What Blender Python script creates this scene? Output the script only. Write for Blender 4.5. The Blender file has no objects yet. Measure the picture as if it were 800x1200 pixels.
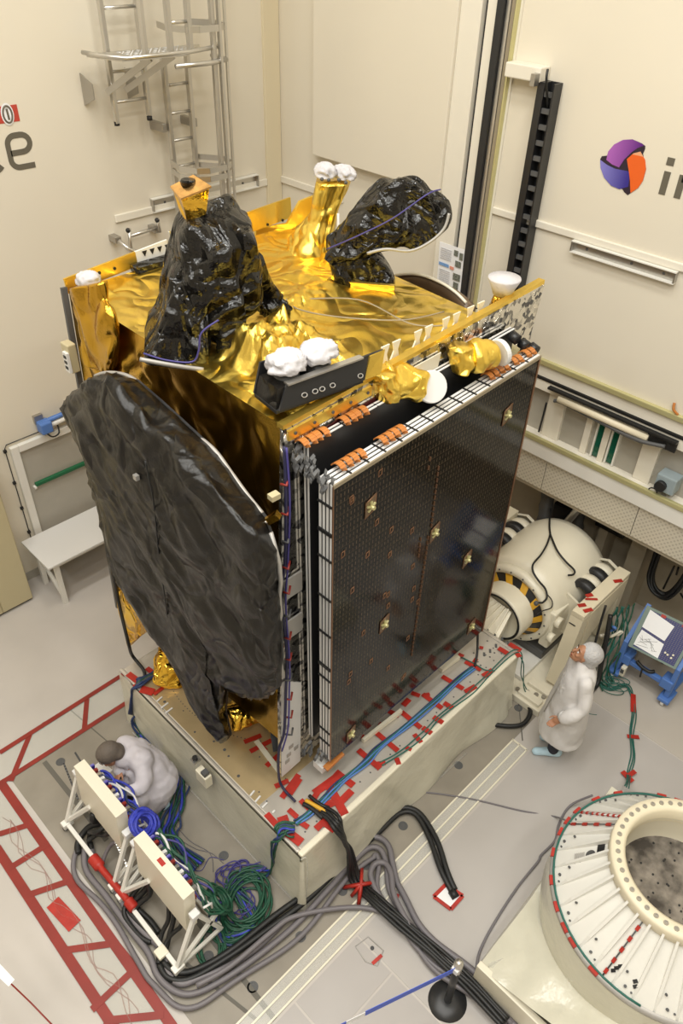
import bpy, bmesh, math, random
from mathutils import Vector, Matrix, noise
rnd = random.Random(7)
PI = math.pi
SC = bpy.context.scene
COL = SC.collection

# ------------------------------------------------------------------ camera
cam_data = bpy.data.cameras.new('camera')
cam = bpy.data.objects.new('camera', cam_data)
COL.objects.link(cam)
R3 = Matrix([[0.704951, -0.429424, 0.564481], [-0.708671, -0.458795, 0.535998], [0.02881, -0.777883, -0.627748]])            # rows: world axes written in (right, down, forward)
M3 = Matrix(((R3[0][0], -R3[0][1], -R3[0][2]), (R3[1][0], -R3[1][1], -R3[1][2]), (R3[2][0], -R3[2][1], -R3[2][2])))
cam.matrix_world = Matrix.Translation((-2.2369, -2.4567, 7.4)) @ M3.to_4x4()
cam_data.sensor_fit = 'VERTICAL'
cam_data.sensor_height = 36
cam_data.lens = 27
cam_data.clip_end = 100
SC.camera = cam

# ------------------------------------------------------------------ light
SC.view_settings.view_transform = 'Standard'
SC.view_settings.look = 'None'
SC.view_settings.gamma = 1
SC.view_settings.use_curve_mapping = False
SC.view_settings.exposure = 0.0
world = bpy.data.worlds.new('world')
SC.world = world
world.use_nodes = True
world.node_tree.nodes['Background'].inputs[0].default_value = (1, .93, .8, 1)
world.node_tree.nodes['Background'].inputs[1].default_value = .1

ROOM = (-15.0, 4.97, -14.0, 5.75, 12.0)     # x0 x1 y0 y1 ceiling
def lamp(name, x, y, sx, sy, power, col=(1, .995, .955)):
    d = bpy.data.lights.new(name, 'AREA')
    d.shape = 'RECTANGLE'; d.size = sx; d.size_y = sy; d.energy = power; d.color = col
    o = bpy.data.objects.new(name, d)
    o.location = (x, y, 11.85)
    COL.objects.link(o)
for lx in (-6.2, -3.6, -1.0, 1.4):
    for ly in (-5.6, -2.8, 0, 2.6):
        lamp('ceiling_lamp', lx, ly, 1.2, .7, 100)

# ------------------------------------------------------------------ materials
MATS = {}
def mat(name, col, rough=.5, metal=0., vary=.0, vscale=6., bump=0., bscale=20., bdist=.01, spec=.5, trans=0., alpha=1., coat=0., emit=None):
    m = bpy.data.materials.new(name); m.use_nodes = True
    nt = m.node_tree; b = nt.nodes['Principled BSDF']
    b.inputs['Base Color'].default_value = (*col, 1)
    b.inputs['Roughness'].default_value = rough
    b.inputs['Metallic'].default_value = metal
    b.inputs['Specular IOR Level'].default_value = spec
    b.inputs['Transmission Weight'].default_value = trans
    b.inputs['Alpha'].default_value = alpha
    b.inputs['Coat Weight'].default_value = coat
    if emit:
        b.inputs['Emission Color'].default_value = (*emit[0], 1); b.inputs['Emission Strength'].default_value = emit[1]
    tc = nt.nodes.new('ShaderNodeTexCoord')
    if vary:
        n = nt.nodes.new('ShaderNodeTexNoise'); n.inputs['Scale'].default_value = vscale; n.inputs['Detail'].default_value = 5
        nt.links.new(tc.outputs['Object'], n.inputs['Vector'])
        r = nt.nodes.new('ShaderNodeValToRGB')
        r.color_ramp.elements[0].position = .3; r.color_ramp.elements[1].position = .7
        r.color_ramp.elements[0].color = (*[c * (1 - vary) for c in col], 1)
        r.color_ramp.elements[1].color = (*[min(1, c * (1 + vary)) for c in col], 1)
        nt.links.new(n.outputs['Fac'], r.inputs['Fac']); nt.links.new(r.outputs['Color'], b.inputs['Base Color'])
    if bump:
        n2 = nt.nodes.new('ShaderNodeTexNoise'); n2.inputs['Scale'].default_value = bscale; n2.inputs['Detail'].default_value = 4
        nt.links.new(tc.outputs['Object'], n2.inputs['Vector'])
        bp = nt.nodes.new('ShaderNodeBump'); bp.inputs['Strength'].default_value = bump; bp.inputs['Distance'].default_value = bdist
        nt.links.new(n2.outputs['Fac'], bp.inputs['Height']); nt.links.new(bp.outputs['Normal'], b.inputs['Normal'])
    MATS[name] = m
    return m
def N(m, kind): return m.node_tree.nodes.new(kind)
def L(m, a, b): m.node_tree.links.new(a, b)

def foil(name, col, rough, metal, scale, strength, dist, fine, spec=.5, vary=None):
    """crinkled foil: broad sharp creases plus a fine emboss"""
    m = mat(name, col, rough, metal, spec=spec)
    nt = m.node_tree; b = nt.nodes['Principled BSDF']
    tc = N(m, 'ShaderNodeTexCoord')
    nz = N(m, 'ShaderNodeTexNoise'); nz.inputs['Scale'].default_value = scale * .6; nz.inputs['Detail'].default_value = 3
    L(m, tc.outputs['Object'], nz.inputs['Vector'])
    n2 = N(m, 'ShaderNodeTexNoise'); n2.inputs['Scale'].default_value = scale; n2.inputs['Detail'].default_value = 1.5; n2.inputs['Distortion'].default_value = .7
    L(m, tc.outputs['Object'], n2.inputs['Vector'])
    su = N(m, 'ShaderNodeMath'); su.operation = 'SUBTRACT'; su.inputs[1].default_value = .5; L(m, n2.outputs['Fac'], su.inputs[0])
    ab = N(m, 'ShaderNodeMath'); ab.operation = 'ABSOLUTE'; L(m, su.outputs[0], ab.inputs[0])
    b1 = N(m, 'ShaderNodeBump'); b1.inputs['Strength'].default_value = strength; b1.inputs['Distance'].default_value = dist * 5
    L(m, ab.outputs[0], b1.inputs['Height'])
    v2 = N(m, 'ShaderNodeTexVoronoi'); v2.inputs['Scale'].default_value = fine; v2.feature = 'F1'
    L(m, tc.outputs['Object'], v2.inputs['Vector'])
    b2 = N(m, 'ShaderNodeBump'); b2.inputs['Strength'].default_value = strength * .5; b2.inputs['Distance'].default_value = dist * .06
    L(m, v2.outputs['Distance'], b2.inputs['Height']); L(m, b1.outputs['Normal'], b2.inputs['Normal'])
    L(m, b2.outputs['Normal'], b.inputs['Normal'])
    if vary:
        r = N(m, 'ShaderNodeValToRGB'); r.color_ramp.elements[0].position = .35; r.color_ramp.elements[1].position = .65
        r.color_ramp.elements[0].color = (*col, 1); r.color_ramp.elements[1].color = (*vary, 1)
        L(m, nz.outputs['Fac'], r.inputs['Fac']); L(m, r.outputs['Color'], b.inputs['Base Color'])
    return m

WALL = mat('wall_paint', (.76, .70, .58), .55, vary=.02, vscale=.6)
WALL2 = mat('trim_paint', (.80, .75, .64), .5, vary=.02, vscale=2)
TRIMY = mat('corner_trim_paint', (.74, .65, .46), .5)
FLOORG = mat('grey_floor_paint', (.53, .49, .45), .38, vary=.06, vscale=1.2, bump=.05, bscale=3)
CONC = mat('pit_plate', (.275, .245, .20), .42, vary=.12, vscale=2.4, bump=.06, bscale=5)
TILE = mat('pale_floor_tile', (.43, .40, .38), .33, vary=.05, vscale=.9)
JOINT = mat('dark_joint', (.13, .12, .10), .7)
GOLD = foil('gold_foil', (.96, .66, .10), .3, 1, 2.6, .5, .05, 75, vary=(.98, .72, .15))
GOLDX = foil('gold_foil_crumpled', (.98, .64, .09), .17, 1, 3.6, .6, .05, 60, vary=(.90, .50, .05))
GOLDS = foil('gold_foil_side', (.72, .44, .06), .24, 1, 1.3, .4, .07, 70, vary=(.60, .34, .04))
GOLDT = mat('gold_tape', (.92, .64, .12), .3, .9, bump=.2, bscale=30)
BLACKF = foil('black_foil', (.0075, .0068, .006), .16, 0, 3.2, .9, .07, 50, spec=.5)
BLACKM = foil('black_blanket', (.0115, .010, .0085), .31, 0, 2.6, .7, .05, 60, spec=.42)
BLACK = mat('black_matte', (.012, .012, .012), .5)
BLACKG = mat('black_paint', (.02, .02, .021), .35)
RUBBER = mat('black_rubber', (.018, .018, .019), .45)
GREYC = mat('grey_cable', (.17, .155, .165), .45)
WHITE = mat('white_paint', (.80, .78, .72), .4, vary=.02, vscale=4)
WHITE2 = mat('white_plastic', (.74, .73, .71), .45)
CLOTHW = mat('white_cap_cloth', (.62, .60, .615), .8, bump=.5, bscale=18, bdist=.02)
COAT = mat('white_coat_cloth', (.70, .67, .65), .75, bump=.3, bscale=14, bdist=.02)
COATL = mat('lilac_white_coat_cloth', (.62, .585, .625), .75, bump=.3, bscale=14, bdist=.02)
CREAM = mat('cream_paint', (.78, .70, .52), .38, vary=.03, vscale=3)
IVORY = mat('ivory_paint', (.80, .745, .60), .3, vary=.02, vscale=3)
RED = mat('red_tape', (.42, .024, .014), .45, vary=.15, vscale=9, bump=.3, bscale=25)
REDD = mat('dark_red_tape', (.25, .022, .014), .45, vary=.12, vscale=5)
SILVER = mat('aluminium', (.62, .60, .56), .32, .9)
STEEL = mat('steel', (.45, .43, .40), .35, .9)
GREYT = mat('grey_seam_tape', (.42, .40, .37), .45, .3)
BLUE = mat('blue_paint', (.09, .20, .52), .4)
BLUEC = mat('blue_wire', (.035, .05, .42), .5, vary=.3, vscale=30)
GREENC = mat('green_wire', (.012, .075, .04), .5, vary=.3, vscale=30)
TEALC = mat('teal_wire', (.02, .13, .10), .5)
PURPLE = mat('violet_wire', (.06, .05, .22), .5)
NAVYC = mat('dark_blue_cable', (.02, .04, .12), .5)
ORANGE = mat('orange_clip', (.52, .19, .045), .4)
BROWN = mat('brown_dish', (.16, .105, .06), .32, spec=.6)
PAPER = mat('paper', (.86, .86, .87), .7)
PLASTIC = mat('clear_sheet', (.74, .73, .67), .2, alpha=.26, bump=.12, bscale=4, bdist=.03)
SHEET = mat('plastic_skirt', (.66, .63, .51), .2, vary=.06, vscale=2, bump=.45, bscale=2.6, bdist=.06)
TABLETOP = mat('slip_plate', (.58, .54, .48), .3, .35, vary=.06, vscale=5)
TABLETAN = mat('slip_plate_tan', (.50, .38, .21), .34, .3, vary=.12, vscale=3)
YELLOW = mat('hazard_yellow', (.70, .38, .03), .45)
OLIVE = mat('cabinet_paint', (.54, .47, .29), .45)
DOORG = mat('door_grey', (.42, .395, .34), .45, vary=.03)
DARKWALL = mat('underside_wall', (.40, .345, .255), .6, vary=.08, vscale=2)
RAILG = mat('green_yellow_rail', (.62, .58, .30), .35, .5)
GREEN = mat('green_rubber', (.01, .13, .05), .5)
GREENGL = mat('green_glass', (.01, .10, .06), .1)
SKIN = mat('skin', (.42, .20, .11), .5)
HAIRN = mat('grey_hair_net', (.13, .105, .085), .7, bump=.6, bscale=70, bdist=.01)
NETW = mat('white_hair_net', (.50, .49, .49), .6, bump=.7, bscale=40, bdist=.02)
TROUSER = mat('dark_trousers', (.02, .022, .035), .8)
SHOE = mat('blue_shoe_cover', (.50, .68, .78), .6, bump=.5, bscale=30)
LBLUE = mat('belt_blue', (.05, .11, .62), .5)
DGREY = mat('dark_grey', (.09, .09, .09), .5)
BOXBLUE = mat('blue_grey_box', (.30, .36, .38), .4)
PRINT = mat('letter_grey', (.13, .115, .085), .6)
REDP = mat('poster_red', (.50, .06, .04), .5)
VIOL = mat('logo_violet', (.30, .06, .36), .4)
INDIGO = mat('logo_blue', (.10, .08, .45), .4)
LORANGE = mat('logo_orange', (.78, .20, .04), .4)
LDARK = mat('logo_dark', (.03, .02, .035), .4)
HORNIN = mat('brown_metal', (.30, .16, .09), .3, .7)

# gradients of the printed logo (print on the wall, not lighting)
def print_grad(m, c0, c1, axis, lo, hi):
    b = m.node_tree.nodes['Principled BSDF']
    tc = N(m, 'ShaderNodeTexCoord'); s = N(m, 'ShaderNodeSeparateXYZ'); L(m, tc.outputs['Generated'], s.inputs[0])
    r = N(m, 'ShaderNodeValToRGB'); r.color_ramp.elements[0].position = lo; r.color_ramp.elements[1].position = hi
    r.color_ramp.elements[0].color = (*c0, 1); r.color_ramp.elements[1].color = (*c1, 1)
    L(m, s.outputs[axis], r.inputs['Fac']); L(m, r.outputs['Color'], b.inputs['Base Color'])
print_grad(VIOL, (.12, .02, .22), (.40, .12, .48), 1, .1, .9)
print_grad(INDIGO, (.04, .03, .26), (.24, .22, .62), 1, .1, .95)
print_grad(LORANGE, (.80, .13, .02), (.80, .38, .20), 2, .9, .05)

# solar cells: dark glass with dashed silver bus lines
def solar_mat():
    m = mat('solar_cells', (.009, .0085, .008), .1, spec=.32)
    b = m.node_tree.nodes['Principled BSDF']
    tc = N(m, 'ShaderNodeTexCoord'); s = N(m, 'ShaderNodeSeparateXYZ'); L(m, tc.outputs['Object'], s.inputs[0])
    def math_(op, a, v):
        n = N(m, 'ShaderNodeMath'); n.operation = op
        L(m, a, n.inputs[0])
        if hasattr(v, 'links'): L(m, v, n.inputs[1])
        else: n.inputs[1].default_value = v
        return n.outputs[0]
    fx = math_('FRACT', math_('DIVIDE', s.outputs[0], .036), 0)
    lx = math_('LESS_THAN', fx, .16)
    fz = math_('FRACT', math_('DIVIDE', s.outputs[2], .052), 0)
    lz = math_('LESS_THAN', fz, .62)
    w = N(m, 'ShaderNodeTexWhiteNoise'); w.noise_dimensions = '2D'
    cx = math_('FLOOR', math_('DIVIDE', s.outputs[0], .036), 0); cz = math_('FLOOR', math_('DIVIDE', s.outputs[2], .052), 0)
    cb = N(m, 'ShaderNodeCombineXYZ'); L(m, cx, cb.inputs[0]); L(m, cz, cb.inputs[1]); L(m, cb.outputs[0], w.inputs['Vector'])
    dash = math_('MULTIPLY', lx, lz)
    hz = math_('MULTIPLY', math_('LESS_THAN', math_('FRACT', math_('DIVIDE', s.outputs[2], .104), 0), .05), .3)
    d2 = math_('MAXIMUM', math_('MULTIPLY', dash, math_('ADD', math_('MULTIPLY', w.outputs['Value'], .5), .5)), hz)
    mx = N(m, 'ShaderNodeMix'); mx.data_type = 'RGBA'
    mx.inputs['A'].default_value = (.006, .0055, .005, 1); mx.inputs['B'].default_value = (.12, .088, .05, 1)
    L(m, d2, mx.inputs['Factor']); L(m, mx.outputs['Result'], b.inputs['Base Color'])
    nz = N(m, 'ShaderNodeTexNoise'); nz.inputs['Scale'].default_value = 1.3
    L(m, tc.outputs['Object'], nz.inputs['Vector'])
    bp = N(m, 'ShaderNodeBump'); bp.inputs['Strength'].default_value = .12; bp.inputs['Distance'].default_value = .05
    L(m, nz.outputs['Fac'], bp.inputs['Height']); L(m, bp.outputs['Normal'], b.inputs['Normal'])
    return m
SOLAR = solar_mat()
# second-surface mirror tiles
def mirror_mat():
    m = mat('mirror_tiles', (.62, .60, .56), .12, .95)
    b = m.node_tree.nodes['Principled BSDF']
    tc = N(m, 'ShaderNodeTexCoord')
    v = N(m, 'ShaderNodeTexVoronoi'); v.inputs['Scale'].default_value = 26; L(m, tc.outputs['Object'], v.inputs['Vector'])
    r = N(m, 'ShaderNodeValToRGB')
    r.color_ramp.elements[0].color = (.10, .10, .11, 1); r.color_ramp.elements[1].color = (.80, .77, .70, 1)
    r.color_ramp.elements[0].position = .12; r.color_ramp.elements[1].position = .5
    s = N(m, 'ShaderNodeSeparateColor'); L(m, v.outputs['Color'], s.inputs[0]); L(m, s.outputs[0], r.inputs['Fac'])
    L(m, r.outputs['Color'], b.inputs['Base Color'])
    bp = N(m, 'ShaderNodeBump'); bp.inputs['Strength'].default_value = .6; bp.inputs['Distance'].default_value = .03
    L(m, s.outputs[1], bp.inputs['Height']); L(m, bp.outputs['Normal'], b.inputs['Normal'])
    return m
MIRROR = mirror_mat()
# perforated steel
def perf_mat():
    m = mat('perforated_steel', (.72, .67, .56), .35, .3)
    b = m.node_tree.nodes['Principled BSDF']
    tc = N(m, 'ShaderNodeTexCoord')
    mp = N(m, 'ShaderNodeMapping'); mp.inputs['Scale'].default_value = (1, 24, 24); mp.inputs['Rotation'].default_value = (PI / 4, 0, 0)
    L(m, tc.outputs['Object'], mp.inputs['Vector'])
    v = N(m, 'ShaderNodeTexVoronoi'); v.voronoi_dimensions = '2D'; v.inputs['Randomness'].default_value = 0; v.inputs['Scale'].default_value = 1
    s = N(m, 'ShaderNodeSeparateXYZ'); c = N(m, 'ShaderNodeCombineXYZ'); L(m, mp.outputs[0], s.inputs[0])
    L(m, s.outputs[1], c.inputs[0]); L(m, s.outputs[2], c.inputs[1]); L(m, c.outputs[0], v.inputs['Vector'])
    r = N(m, 'ShaderNodeValToRGB'); r.color_ramp.elements[0].position = .24; r.color_ramp.elements[1].position = .34
    r.color_ramp.elements[0].color = (.56, .51, .42, 1); r.color_ramp.elements[1].color = (.74, .69, .58, 1)
    L(m, v.outputs['Distance'], r.inputs['Fac']); L(m, r.outputs['Color'], b.inputs['Base Color'])
    return m
PERF = perf_mat()
# stained dark plate inside the large ring
def spotted():
    m = mat('stained_plate', (.1, .09, .08), .5, .2)
    b = m.node_tree.nodes['Principled BSDF']
    tc = N(m, 'ShaderNodeTexCoord')
    n = N(m, 'ShaderNodeTexNoise'); n.inputs['Scale'].default_value = 5; n.inputs['Detail'].default_value = 8; L(m, tc.outputs['Object'], n.inputs['Vector'])
    r = N(m, 'ShaderNodeValToRGB'); r.color_ramp.elements[0].position = .4; r.color_ramp.elements[1].position = .75
    r.color_ramp.elements[0].color = (.05, .042, .035, 1); r.color_ramp.elements[1].color = (.42, .37, .31, 1)
    L(m, n.outputs['Fac'], r.inputs['Fac']); L(m, r.outputs['Color'], b.inputs['Base Color'])
    return m
SPOT = spotted()
def patch_mat():
    m = mat('patch_panel_blue', (.03, .035, .15), .4)
    return m
PATCH = patch_mat()

# ------------------------------------------------------------------ mesh helpers
def V(*a): return Vector(a[0] if len(a) == 1 else a)
class MB:
    """collects shapes into ONE mesh; coordinates in metres in the room"""
    def __init__(s): s.v = []; s.f = []; s.sm = []
    def add(s, vs, fs, smooth=False):
        k = len(s.v); s.v += [V(p) for p in vs]; s.f += [tuple(i + k for i in f) for f in fs]; s.sm += [smooth] * len(fs); return s
    def hexa(s, p):      # 8 corners: bottom ring then top ring
        return s.add(p, [(3, 2, 1, 0), (4, 5, 6, 7), (0, 1, 5, 4), (1, 2, 6, 5), (2, 3, 7, 6), (3, 0, 4, 7)])
    def box(s, a, b):
        x0, y0, z0 = a; x1, y1, z1 = b
        return s.hexa([(x0, y0, z0), (x1, y0, z0), (x1, y1, z0), (x0, y1, z0), (x0, y0, z1), (x1, y0, z1), (x1, y1, z1), (x0, y1, z1)])
    def bevbox(s, a, b, r=.01):
        bm = bmesh.new(); bmesh.ops.create_cube(bm, size=1)
        a = V(a); b = V(b)
        for v in bm.verts: v.co = Vector([(a[i] + b[i]) / 2 + v.co[i] * (b[i] - a[i]) for i in range(3)])
        bmesh.ops.bevel(bm, geom=bm.edges[:], offset=r, segments=2, affect='EDGES', profile=.5)
        bm.verts.index_update()
        s.add([v.co.copy() for v in bm.verts], [[v.index for v in f.verts] for f in bm.faces]); bm.free(); return s
    def obox(s, c, ax, ay, az, hx, hy, hz):
        c, ax, ay, az = V(c), V(ax).normalized(), V(ay).normalized(), V(az).normalized()
        return s.hexa([c + ax * (i * hx) + ay * (j * hy) + az * (k * hz) for k in (-1, 1) for i, j in ((-1, -1), (1, -1), (1, 1), (-1, 1))])
    def bar(s, p, q, w, h=None, up=(0, 0, 1)):
        p, q = V(p), V(q); h = h or w; d = (q - p).normalized(); u = V(up)
        if abs(d.dot(u)) > .98: u = V(1, 0, 0)
        side = d.cross(u).normalized(); u = side.cross(d)
        return s.obox((p + q) / 2, d, side, u, (q - p).length / 2, w / 2, h / 2)
    def quad(s, p, t=.004):   # a thin plate from four corners
        p = [V(a) for a in p]; n = (p[1] - p[0]).cross(p[3] - p[0]).normalized() * t
        return s.hexa(p + [a + n for a in p])
    def prism(s, poly, d):
        n = len(poly); d = V(d); a = [V(p) for p in poly]
        return s.add(a + [p + d for p in a], [tuple(range(n))[::-1], tuple(range(n, 2 * n))] + [(i, (i + 1) % n, n + (i + 1) % n, n + i) for i in range(n)])
    def tube(s, pts, r, n=8, caps=True, smooth=True, closed=False):
        pts = [V(p) for p in pts]; m = len(pts); rr = r if isinstance(r, (list, tuple)) else [r] * m
        T = []
        for i in range(m):
            a = pts[(i - 1) % m] if (i or closed) else pts[0]; b = pts[(i + 1) % m] if (i < m - 1 or closed) else pts[-1]
            t = b - a
            T.append(t.normalized() if t.length > 1e-9 else V(0, 0, 1))
        u = T[0].orthogonal().normalized(); vs = []; fs = []
        for i in range(m):
            u = u - T[i] * u.dot(T[i]); u = u.normalized() if u.length > 1e-6 else T[i].orthogonal().normalized()
            w = T[i].cross(u)
            for k in range(n):
                a = 2 * PI * k / n; vs.append(pts[i] + (u * math.cos(a) + w * math.sin(a)) * rr[i])
        for i in range(m if closed else m - 1):
            j = (i + 1) % m
            for k in range(n): fs.append((i * n + k, i * n + (k + 1) % n, j * n + (k + 1) % n, j * n + k))
        if caps and not closed: fs += [tuple(range(n))[::-1], tuple(range((m - 1) * n, m * n))]
        return s.add(vs, fs, smooth)
    def cyl(s, p, q, r, n=20, r2=None, smooth=True):
        p, q = V(p), V(q); d = (q - p).normalized(); u = d.orthogonal().normalized(); w = d.cross(u); r2 = r if r2 is None else r2
        a = [p + (u * math.cos(2 * PI * k / n) + w * math.sin(2 * PI * k / n)) * r for k in range(n)]
        b = [q + (u * math.cos(2 * PI * k / n) + w * math.sin(2 * PI * k / n)) * r2 for k in range(n)]
        s.add(a + b, [(k, (k + 1) % n, n + (k + 1) % n, n + k) for k in range(n)], smooth)
        return s.add(a, [tuple(range(n))[::-1]]).add(b, [tuple(range(n))])
    def lathe(s, c, axis, prof, n=32, smooth=True, a0=0, a1=2 * PI, ref=None):
        """prof: (radius, distance along axis)"""
        c, d = V(c), V(axis).normalized(); u = V(ref).normalized() if ref else d.orthogonal().normalized(); w = d.cross(u)
        full = abs(a1 - a0 - 2 * PI) < 1e-6; m = n if full else n + 1; vs = []; fs = []
        for r, h in prof:
            for k in range(m):
                a = a0 + (a1 - a0) * k / n; vs.append(c + d * h + (u * math.cos(a) + w * math.sin(a)) * r)
        for i in range(len(prof) - 1):
            for k in range(n):
                k2 = (k + 1) % m; fs.append((i * m + k, i * m + k2, (i + 1) * m + k2, (i + 1) * m + k))
        return s.add(vs, fs, smooth)
    def ball(s, c, r, n=16, rot=None):
        c = V(c); r = r if isinstance(r, (list, tuple)) else (r, r, r); vs = []; fs = []; h = n // 2
        for i in range(h + 1):
            t = PI * i / h
            for k in range(n):
                a = 2 * PI * k / n; p = V(math.sin(t) * math.cos(a) * r[0], math.sin(t) * math.sin(a) * r[1], math.cos(t) * r[2])
                vs.append(c + (rot @ p if rot else p))
        for i in range(h):
            for k in range(n): fs.append((i * n + k, (i + 1) * n + k, (i + 1) * n + (k + 1) % n, i * n + (k + 1) % n))
        return s.add(vs, fs, True)
    def grid(s, f, nu, nv, smooth=True):
        vs = [f(i / nu, j / nv) for j in range(nv + 1) for i in range(nu + 1)]
        return s.add(vs, [(j * (nu + 1) + i, j * (nu + 1) + i + 1, (j + 1) * (nu + 1) + i + 1, (j + 1) * (nu + 1) + i) for j in range(nv) for i in range(nu)], smooth)
    def build(s, name, m, parent=None, origin=None, weld=False):
        o0 = world_loc(parent) if parent else V(0, 0, 0)
        og = V(origin) if origin else (o0 if parent else V(0, 0, 0))
        me = bpy.data.meshes.new(name)
        me.from_pydata([p - og for p in s.v], [], s.f)
        me.polygons.foreach_set('use_smooth', s.sm)
        if weld or any(s.sm):
            bm = bmesh.new(); bm.from_mesh(me); bmesh.ops.remove_doubles(bm, verts=bm.verts, dist=1e-5); bmesh.ops.recalc_face_normals(bm, faces=bm.faces); bm.to_mesh(me); bm.free()
        me.materials.append(m); me.update()
        o = bpy.data.objects.new(name, me); COL.objects.link(o)
        if parent: o.parent = parent
        o.location = og - o0
        return o
def world_loc(o):
    p = Vector((0, 0, 0))
    while o: p += o.location; o = o.parent
    return p
def thing(name, label, cat, loc=(0, 0, 0), group=None):
    o = bpy.data.objects.new(name, None); COL.objects.link(o); o.location = loc; o.empty_display_size = .1
    return tag(o, label, cat, group)
def tag(o, label, cat, group=None):
    o['label'] = label; o['category'] = cat
    if group: o['group'] = group
    return o
def joint(name, parent, loc):           # an Empty part that carries sub-parts
    o = bpy.data.objects.new(name, None); COL.objects.link(o); o.parent = parent; o.location = V(loc) - world_loc(parent); o.empty_display_size = .05
    return o
def struct(o): o['kind'] = 'structure'; return o
def copy_part(o, loc, parent, rot=None):
    c = o.copy(); COL.objects.link(c); c.parent = parent; c.location = V(loc) - world_loc(parent)
    if rot: c.rotation_euler = rot
    return c
def spline(pts, k=6, closed=False):
    pts = [V(p) for p in pts]; n = len(pts); out = []
    for i in range(n if closed else n - 1):
        g = (lambda j: pts[j % n]) if closed else (lambda j: pts[max(0, min(n - 1, j))])
        a, b, c, d = g(i - 1), g(i), g(i + 1), g(i + 2)
        for q in range(k):
            t = q / k
            out.append(.5 * ((2 * b) + (c - a) * t + (2 * a - 5 * b + 4 * c - d) * t * t + (3 * b - a - 3 * c + d) * t ** 3))
    if not closed: out.append(pts[-1])
    return out
def ridge(p): return 1 - 2 * abs(noise.noise(p))
def crinkle(p, s, seed=0):
    p = V(p) * s + V(seed, seed * 1.7, 0)
    q = p + .45 * Vector((noise.noise(p * 1.3), noise.noise(p * 1.3 + V(9, 0, 0)), noise.noise(p * 1.3 + V(0, 9, 0))))
    d = noise.voronoi(q)[0]
    return (d[1] - d[0]) * .9 - .35 + .35 * ridge(p * 2.3)
def crumple(p, s, seed=0, zs=.34):
    q = V(p.x, p.y, p.z * zs) * s + V(seed, seed * 1.7, seed * .3)
    q = q + .5 * Vector((noise.noise(q * .8), noise.noise(q * .8 + V(9, 0, 0)), noise.noise(q * .8 + V(0, 9, 0))))
    return 1.0 - 2.6 * abs(noise.noise(q)) - .9 * abs(noise.noise(q * 2.1 + V(5, 1, 2))) - .22 * abs(noise.noise(q * 4.5 + V(1, 8, 2)))
def crumple_even(p, s, seed=0): return crumple(p, s * .8, seed, 1.)
def vnormals(vs, fs):
    ns = [Vector((0, 0, 0)) for _ in vs]
    for f in fs:
        a, b, c, d = (vs[i] for i in f)
        n = (c - a).cross(d - b)
        for i in f: ns[i] += n
    return [n.normalized() if n.length > 1e-12 else n for n in ns]
def foil_grid(mb, f, nu, nv, amp, sc, seed=0, edge=0., fn=None):
    vs = [V(f(i / nu, j / nv)) for j in range(nv + 1) for i in range(nu + 1)]
    fs = [(j * (nu + 1) + i, j * (nu + 1) + i + 1, (j + 1) * (nu + 1) + i + 1, (j + 1) * (nu + 1) + i) for j in range(nv) for i in range(nu)]
    ns = vnormals(vs, fs); out = []
    for k, (p, n) in enumerate(zip(vs, ns)):
        i, j = k % (nu + 1), k // (nu + 1)
        e = min(1, min(i / nu, 1 - i / nu, j / nv, 1 - j / nv) / edge) if edge else 1
        out.append(p + n * (amp * (fn or crinkle)(p, sc, seed) * e))
    mb.add(out, fs, True); return mb
def resample(poly, n):
    poly = [V(p) for p in poly]; m = len(poly); L_ = [(poly[(i + 1) % m] - poly[i]).length for i in range(m)]; T = sum(L_); out = []
    i = 0; acc = 0
    for k in range(n):
        t = T * k / n
        while acc + L_[i] < t - 1e-9 and i < m - 1: acc += L_[i]; i += 1
        out.append(poly[i].lerp(poly[(i + 1) % m], (t - acc) / max(L_[i], 1e-9)))
    return out
def loft(mb, secs, n=48, k=6, amp=0., sc=4., seed=0, caps=True, fn=None, smooth=True):
    """skin over a run of closed outlines (same start side), crinkled along the normal"""
    S = [resample(p, n) if len(p) != n else [V(q) for q in p] for p in secs]
    rows = []
    for r in zip(*[spline(c, k) for c in zip(*S)]): rows.append(list(r))
    m = len(rows); vs = [p for r in rows for p in r]
    fs = [(i * n + j, i * n + (j + 1) % n, (i + 1) * n + (j + 1) % n, (i + 1) * n + j) for i in range(m - 1) for j in range(n)]
    if amp:
        ns = vnormals(vs, fs)
        vs = [p + q * (amp * (fn or crinkle)(p, sc, seed)) for p, q in zip(vs, ns)]
    if caps:
        for base, row in ((0, rows[0]), ((m - 1) * n, rows[-1])):
            c = sum((vs[base + j] for j in range(n)), Vector()) / n; vs.append(c); ci = len(vs) - 1
            for j in range(n):
                fs.append((base + j, base + (j + 1) % n, ci))
    mb.add(vs, fs, smooth); return mb
def ell(a, b, depth, n=32, sq=2.0, off=0.):
    """closed oval whose left and right extremes are a and b; depth = half depth, horizontal across a-b"""
    a, b = V(a), V(b); c = (a + b) / 2; u = (b - a) / 2; w = V(-u.y, u.x, 0)
    w = w.normalized() * depth if w.length > 1e-6 else V(0, depth, 0)
    out = []
    for k in range(n):
        t = 2 * PI * k / n; ct, st = math.cos(t), math.sin(t)
        ct = math.copysign(abs(ct) ** (2 / sq), ct); st = math.copysign(abs(st) ** (2 / sq), st)
        out.append(c + u * ct + w * (st + off))
    return out
def cable(name, pts, r, m, k=6, n=7, parent=None, wob=0.):
    P = spline(pts, k)
    if wob: P = [p + V(rnd.uniform(-wob, wob), rnd.uniform(-wob, wob), rnd.uniform(0, wob)) for p in P]
    return MB().tube(P, r, n).build(name, m, parent)

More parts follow.
